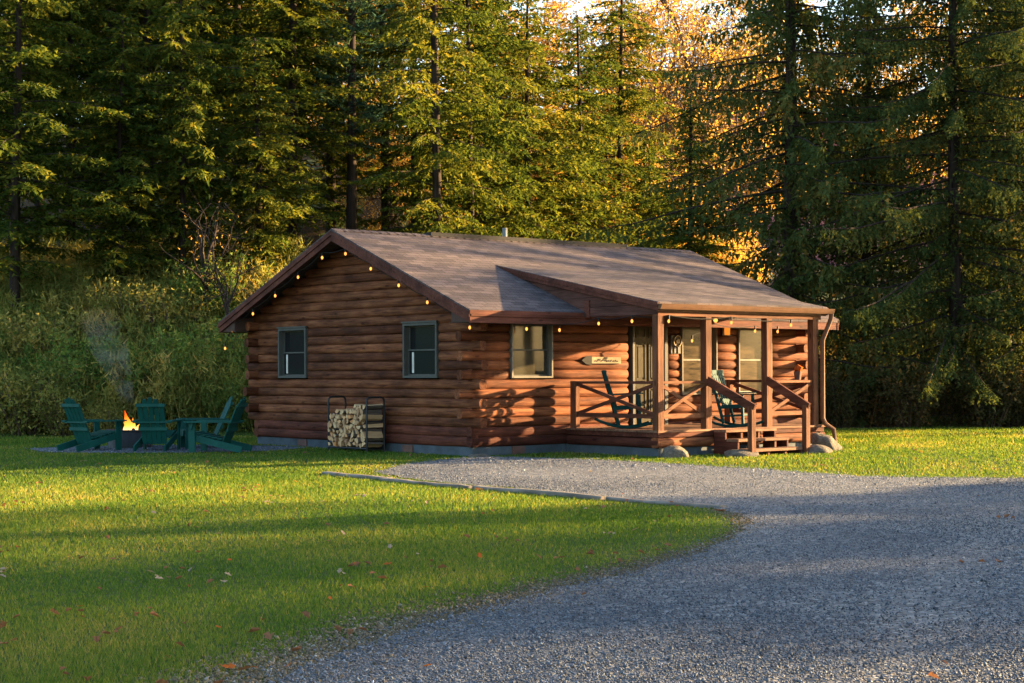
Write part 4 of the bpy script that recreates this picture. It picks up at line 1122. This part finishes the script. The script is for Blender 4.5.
proto('spruce_a', 'spruce_tree', *conifer(22, 6.4, 1.8, 'spruce', 6, 1.1), 'bark', 'spruce', 'spruce', 'tree', SG)
proto('spruce_b', 'spruce_tree', *conifer(16, 3.8, .6, 'spruce', 7, .95), 'bark', 'spruce', 'spruce', 'tree', SG)
proto('gold_a', 'maple_tree', *broadleaf(15, 8, 19000, .165), 'barklight', 'gold', 'gold', 'tree', AG)
proto('gold_b', 'maple_tree', *broadleaf(12, 9, 17000, .165, 1.3), 'barklight', 'gold', 'gold', 'tree', AG)
proto('bare', 'bare_tree', *broadleaf(15, 10, 2600, .13, 1.1, 5, .55), 'barklight', 'gold', 'bare', 'tree', 'nearly bare trees against the sky')
proto('pole', 'young_tree', *broadleaf(7, 11, 60, .14, .5, 2), 'bark', 'gold', 'pole', 'tree', 'leafless saplings')
def plant(key, px, dep, rz, sc=1.0, label=None, lat=None, dz=0, group=None):
    root, used = P_[key]
    l = (px - 512) / FPX * dep if lat is None else lat
    x, y = W(l, dep); z = float(hh(np.array(l), np.array(dep))) - .05 + dz
    s = sc if isinstance(sc, tuple) else (sc, sc, sc)
    if not used[0]:
        used[0] = True; root.location = (x, y, z); root.rotation_euler = (0, 0, rz); root.scale = s
        if label: root['label'] = label
        if group: root['group'] = group
        return root
    return dup(root, (x, y, z), rz, s, label or root['label'], group)
DK = 'dark green hemlock in the shaded woods behind the left bank'
TL = 'tall hemlock with a bare lower trunk in the woods behind the cabin'
# the sunlit front row on the left bank
plant('hemlock_d', 18, 43.5, .4, .95, 'broad sunlit hemlock at the far left edge of the woods')
plant('hemlock_c', 122, 44.5, 1.0, (1, 1, 1.0), 'slim yellow-green hemlock on the bank, leftmost of the three young ones')
plant('hemlock_c', 182, 45, 2.5, (.95, .95, 1.25), 'taller young hemlock with ragged boughs in the middle of the bank')
plant('hemlock_c', 258, 45.5, 4.1, (.95, .95, .92), 'bushy sunlit young hemlock just left of the cabin roof')
for i, (px, dp, k, s) in enumerate(((70, 51, 'hemlock_a', 1.0), (112, 56, 'hemlock_b', 1), (150, 52, 'hemlock_a', 1.1), (205, 54, 'hemlock_a', 1.05), (238, 58, 'hemlock_b', 1), (295, 52, 'hemlock_a', 1.05), (-25, 50, 'hemlock_a', 1.1),
                                    (330, 57, 'hemlock_a', 1.1), (10, 56, 'hemlock_b', 1), (-60, 47, 'hemlock_a', 1.1), (175, 60, 'hemlock_a', 1.2), (90, 61, 'hemlock_a', 1.2), (270, 62, 'hemlock_a', 1.2), (40, 62, 'hemlock_a', 1.2))):
    plant(k, px, dp, i * 1.7 + .3, s, DK)
plant('pine', 352, 53, 0, 1.0, 'blue-green pine beside the dark hemlocks, upper left of the roof')
plant('pine', 385, 58, 2, 1.05, 'blue-green pine standing farther back above the cabin gable peak')
plant('hemlock_b', 437, 47.5, .5, (.85, .85, 1), 'thick dark-trunked hemlock rising behind the middle of the roof ridge')
for i, (px, dp, s) in enumerate(((415, 55, .95), (487, 56, .9))): plant('hemlock_b', px, dp, 1 + i * 2, s, TL)
plant('hemlock_d', 580, 57, 1.2, (1.0, 1.0, .95), 'bright yellow-green hemlock drooping over the roof ridge')
plant('hemlock_d', 530, 54, 3.3, 1.0, 'feathery hemlock left of the bright one above the ridge')
plant('hemlock_d', 622, 61, 5.0, (1.05, 1.05, 1.1), 'yellow-green hemlock between the bright one and the sky gap')
plant('hemlock_d', 470, 50.5, 2.0, (.95, .95, 1.1), 'hemlock between the thick dark trunk and the feathery one')
plant('hemlock_a', 690, 46, 2.2, (.8, .8, .60), 'dark pointed hemlock right of the ridge end, below the sky gap')
plant('hemlock_c', 650, 59, 2.2, (.7, .7, 1.0), 'thin dark sapling hemlock behind the right ridge end')
plant('spruce_a', 957, 43.5, .8, .92, 'huge drooping spruce with a thick trunk at the right')
for i, (px, dp, k, s, lab) in enumerate(((790, 44.5, 'spruce_b', 1.3, 'drooping spruce right of the cabin roof end'), (868, 46, 'spruce_b', .95, 'dense spruce just left of the thick-trunked one'),
                                         (1045, 43, 'spruce_b', 1.05, 'spruce cut by the right picture edge'), 
                                         
    (1003, 47.5, 'spruce_b', 1.1, 'spruce half hidden behind the thick-trunked one, toward the right edge'))):
    plant(k, px, dp, i * 1.3, s, lab)
GL = 'golden leafed autumn tree glowing behind the conifers'
gi = 0
for row, off in enumerate((0, 15)):
    for l in np.arange(-26, 27, 5.4):
        ll = l + random.uniform(-1.2, 1.2) + row * 1.7
        dp = 71 - .55 * ll + off + random.uniform(-1.5, 1.5)
        if ll > 8.5 and row == 0: continue
        if ll > 8.5: dp = max(dp, 79 + .37 * (ll - 8.5))
        sc = random.uniform(.85, 1.15)
        if .04 * dp < ll < .15 * dp: sc = .42 + .06 * row
        plant(('gold_a', 'gold_b')[gi % 2], 0, dp, random.uniform(0, 6), sc, GL, lat=ll); gi += 1
GU = 'small golden understory tree glowing between the trunks behind the cabin'
for i, (l, dp, s) in enumerate(((-7, 66, .5), (-4.4, 62, .45), (-2.2, 65, .55), (.2, 61, .45), (2.2, 64, .5), (4.2, 61, .42), (6.5, 63, .45), (-9.5, 69, .55), (8.2, 66, .4), (1.0, 69, .6), (-12, 73, .6))):
    plant(('gold_b', 'gold_a')[i % 2], 0, dp, i * 1.4, s, GU, lat=l, group='golden understory behind the cabin')
for i, (px, dp, s) in enumerate(((655, 84, .9), (745, 88, .8))): plant(('gold_a', 'gold_b')[i % 2], px, dp, i * 2.1, s, GL, group=AG)
BL = 'nearly bare tree with a few yellow leaves against the pale sky'
for i, (px, dp, s) in enumerate(((640, 68, 1.0), (672, 74, 1.1), (700, 66, .9), (722, 72, 1.0), (690, 80, 1.3))): plant('bare', px, dp, i * 1.1, s, BL)
PL = 'leafless sapling standing in the weeds on the bank'
for i, (px, dp, s) in enumerate(((207, 43, .62), (228, 42, .5))): plant('pole', px, dp, i * 1.9, s, PL)
# woods on the sun side, right of the view: their long shadows fall across the drive
OL = 'tree of the woods to the right of the drive'
for i, (l, dp, k, s) in enumerate(SUNTREES if 'SUNTREES' in globals() else ((30, 28, 'spruce_b', 1.0), (34, 22, 'hemlock_a', 1.0), (27, 20, 'spruce_b', .9), (38, 27, 'hemlock_d', 1.0), (31, 14, 'spruce_b', 1.0),
                                     (33, 46, 'bare', 1.4), (41, 48, 'bare', 1.7), (42, 19, 'hemlock_a', 1.1), (36, 8, 'spruce_b', 1.0), (45, 30, 'hemlock_a', 1.1), (26, 8, 'hemlock_d', 1.0), (52, 24, 'spruce_b', 1.1), (48, 12, 'hemlock_a', 1.1), (30, 2, 'hemlock_a', 1.0))):
    plant(k, 0, dp, i * 1.3, s, OL, lat=l, group='trees beside the drive')

# ------------------------------------------------------------ shrubs and undergrowth
def shrub(seed, H, RAD, nst, nleaf, ls, spread=.5):
    r_ = np.random.default_rng(seed); g = Geo(); lv = Leaves(); C_ = []
    for k in range(nst):
        a = r_.uniform(0, 6.28); rr_ = RAD * math.sqrt(r_.random()); hgt = H * r_.uniform(.55, 1.05)
        p0 = np.array((.25 * rr_ * math.cos(a), .25 * rr_ * math.sin(a), -.1)); p3 = np.array((rr_ * math.cos(a), rr_ * math.sin(a), hgt))
        q = np.linspace(0, 1, 6)[:, None]; pts = p0 + (p3 - p0) * q; pts[:, 2] = hgt * (1.25 * q[:, 0] - .25 * q[:, 0] ** 2) - .05
        pts[:, :2] += np.cumsum(r_.normal(0, .03, (6, 2)), 0)
        g.tube(list(pts), [.014, .012, .01, .008, .006, .003], 4, False); C_.append(pts[1:])
    C_ = np.concatenate(C_); k = r_.integers(0, len(C_), nleaf); tone = r_.normal(0, .13, len(C_))
    b = C_[k] + r_.normal(0, .11, (nleaf, 3)) * np.array((1, 1, .8)); b[:, 2] = np.abs(b[:, 2])
    d = nrmz(r_.normal(0, 1, (nleaf, 3)) + np.array((0, 0, .1))); nr = nrmz(r_.normal(0, .7, (nleaf, 3)) + np.array((0, 0, .8)))
    lv.add(b, d, ls * r_.uniform(.6, 1.4, nleaf), ls * .65 * r_.uniform(.7, 1.3, nleaf), nr, .45 + tone[k] + r_.normal(0, .12, nleaf))
    return g, lv
def make_shrub(seed, H, RAD, nst, nleaf, ls, mat, name='shrub'):
    g, lv = shrub(seed, H, RAD, nst, nleaf, ls); t = thing(name, 'shrub', 'shrub'); obj('stems', g, 'barklight', t); lv.mesh('foliage', mat, t); return t
for key, a in (('sh_a', (21, 2.0, 1.2, 34, 3600, .10, 'shrub')), ('sh_b', (22, 1.5, 1.0, 30, 3000, .09, 'shrub')), ('sh_w', (23, 1.5, .8, 40, 2600, .085, 'weed')), ('sh_r', (24, 1.9, 1.3, 40, 3200, .10, 'brush'))):
    P_[key] = (make_shrub(*a), [False])
for i, (k, px, dp, s, lab) in enumerate((('sh_a', 88, 39.8, 1.0, 'leafy yellow-green bush behind the leftmost lawn chair'), ('sh_w', 25, 38.8, 1.15, 'olive goldenrod clump at the left edge of the lawn'),
                                         ('sh_w', 62, 38.6, .8, 'short weedy clump left of the first lawn chair'), ('sh_b', 140, 40.0, 1.1, 'dense green bush behind the fire pit'),
                                         ('sh_a', 200, 40.2, 1.05, 'tall tangled bush behind the pair of side-on chairs'), ('sh_b', 238, 39.2, .8, 'low green bush against the cabin corner'),
                                         ('sh_w', 45, 41.5, 1.2, 'tall weedy clump up the bank at the far left'), ('sh_w', 170, 42.5, 1.2, 'weedy clump halfway up the bank above the fire pit'),
                                         ('sh_w', 120, 43, 1.1, 'weedy clump high on the bank over the back-turned chair'), ('sh_b', 215, 43.5, 1.25, 'bush high on the bank near the cabin eave'),
                                         ('sh_w', 100, 38.4, .55, 'low weed tuft on the grass beside the leftmost chair'))):
    plant(k, px, dp, i * 1.1, s, lab, group='bushes on the left bank')
BB = 'brown leafed brush in the shade under the right hand spruces'
for i, px in enumerate(range(835, 1120, 26)):
    plant('sh_r', px + random.uniform(-8, 8), 42.6 + random.uniform(-.5, 1.6), i * .9, random.uniform(.7, 1.05), BB, group='brush under the spruces')
def undergrowth(name, label, n, lat0, lat1, d0, d1, hmin, hmax, mat, seed, ls=.11, ratio=.38, upb=.45):
    r_ = np.random.default_rng(seed); nc = n // 42; lat = r_.uniform(lat0, lat1, nc); dep = r_.uniform(d0, d1, nc)
    x, y = W(lat, dep)
    ok = ~((x > -.7) & (x < CL + .8) & (y > -1) & (y < CW + 1.0)); lat, dep, x, y = lat[ok], dep[ok], x[ok], y[ok]; nc = len(x)
    z = hh(lat, dep); H = r_.uniform(hmin, hmax, nc) * (1 + .35 * vnoise(x, y, .8, seed)); K = 42
    tone = .46 + .30 * vnoise(x, y, 1.1, seed + 1) + .22 * vnoise(x, y, .45, seed + 2) + r_.normal(0, .15, nc)
    q = r_.random((nc, K)) ** .75; lx = r_.normal(0, .10, nc); ly = r_.normal(0, .10, nc)
    b = np.stack([x[:, None] + lx[:, None] * q * H[:, None] * 2 + r_.normal(0, .09, (nc, K)), y[:, None] + ly[:, None] * q * H[:, None] * 2 + r_.normal(0, .09, (nc, K)), z[:, None] + q * H[:, None]], -1).reshape(-1, 3)
    N = nc * K; d = nrmz(r_.normal(0, 1, (N, 3)) + np.array((0, 0, upb))); nr = nrmz(r_.normal(0, 1, (N, 3)))
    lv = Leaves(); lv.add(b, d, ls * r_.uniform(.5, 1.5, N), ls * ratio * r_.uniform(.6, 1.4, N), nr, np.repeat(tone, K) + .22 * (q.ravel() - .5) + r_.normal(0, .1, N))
    # stems
    st = np.stack([x, y, z], 1); dst = np.stack([lx * H * 2, ly * H * 2, H * 1.05], 1); L = np.linalg.norm(dst, axis=1)
    lv.add(st, dst / L[:, None], L, np.full(nc, .02), nrmz(r_.normal(0, 1, (nc, 3))), np.full(nc, .85))
    return tag(lv.mesh(name, mat), label, 'undergrowth', kind='stuff')
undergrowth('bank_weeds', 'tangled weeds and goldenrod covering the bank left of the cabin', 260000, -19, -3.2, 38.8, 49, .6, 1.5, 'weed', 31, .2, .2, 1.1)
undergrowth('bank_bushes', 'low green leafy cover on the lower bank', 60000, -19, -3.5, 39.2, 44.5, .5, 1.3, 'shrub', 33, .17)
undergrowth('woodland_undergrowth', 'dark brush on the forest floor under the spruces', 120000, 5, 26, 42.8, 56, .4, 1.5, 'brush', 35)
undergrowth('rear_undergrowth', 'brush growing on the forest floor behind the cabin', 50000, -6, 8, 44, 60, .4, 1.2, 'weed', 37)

# ------------------------------------------------------------ light, sky, camera
SUN = unit((2.75, -1.0, .53))
EL = math.asin(SUN[2]); 
w = bpy.data.worlds.new('World'); S.world = w; w.use_nodes = True
nt = w.node_tree; nt.nodes.clear()
wo = nt.nodes.new('ShaderNodeOutputWorld'); bg = nt.nodes.new('ShaderNodeBackground'); sky = nt.nodes.new('ShaderNodeTexSky')
sky.sky_type = 'NISHITA'; sky.sun_disc = False; sky.sun_elevation = EL; sky.sun_rotation = math.atan2(SUN[0], SUN[1])
sky.air_density = 1.0; sky.dust_density = 2.2; sky.ozone_density = 1.7
bg.inputs['Strength'].default_value = .085
nt.links.new(sky.outputs[0], bg.inputs[0]); nt.links.new(bg.outputs[0], wo.inputs[0])
sl = bpy.data.lights.new('sun', 'SUN'); sl.energy = 5.0; sl.angle = R(.55); sl.color = (1, .67, .32)
so = bpy.data.objects.new('sun', sl); COL.objects.link(so); so.rotation_euler = Vector(SUN).to_track_quat('Z', 'Y').to_euler()
cd = bpy.data.cameras.new('camera'); co = bpy.data.objects.new('camera', cd); COL.objects.link(co)
co.location = CAM
cd.sensor_fit = 'HORIZONTAL'; cd.sensor_width = 36; cd.lens = FPX / 1024 * 36; cd.shift_y = (V0 - 341.5) / 1024
cd.clip_end = 3000; cd.clip_start = .1
fwd = Vector((FW[0], FW[1], 0)); rt = Vector((RT[0], RT[1], 0)); up = Vector((0, 0, 1))
c_, s_ = math.cos(-ROLL), math.sin(-ROLL)
mx = Matrix((rt, up, -fwd)).transposed() @ Matrix.Rotation(-ROLL, 3, 'Z').inverted() @ Matrix.Identity(3)
mx = Matrix((rt, up, -fwd)).transposed() @ Matrix.Rotation(-ROLL * -1, 3, 'Z')
co.rotation_euler = mx.to_euler()
S.camera = co
S.render.resolution_x = 1024; S.render.resolution_y = 683
S.view_settings.view_transform = 'Standard'; S.view_settings.look = 'None'; S.view_settings.gamma = 1; S.view_settings.exposure = 3.18
S.render.engine = 'CYCLES'
S.cycles.max_bounces = 6; S.cycles.volume_bounces = 0
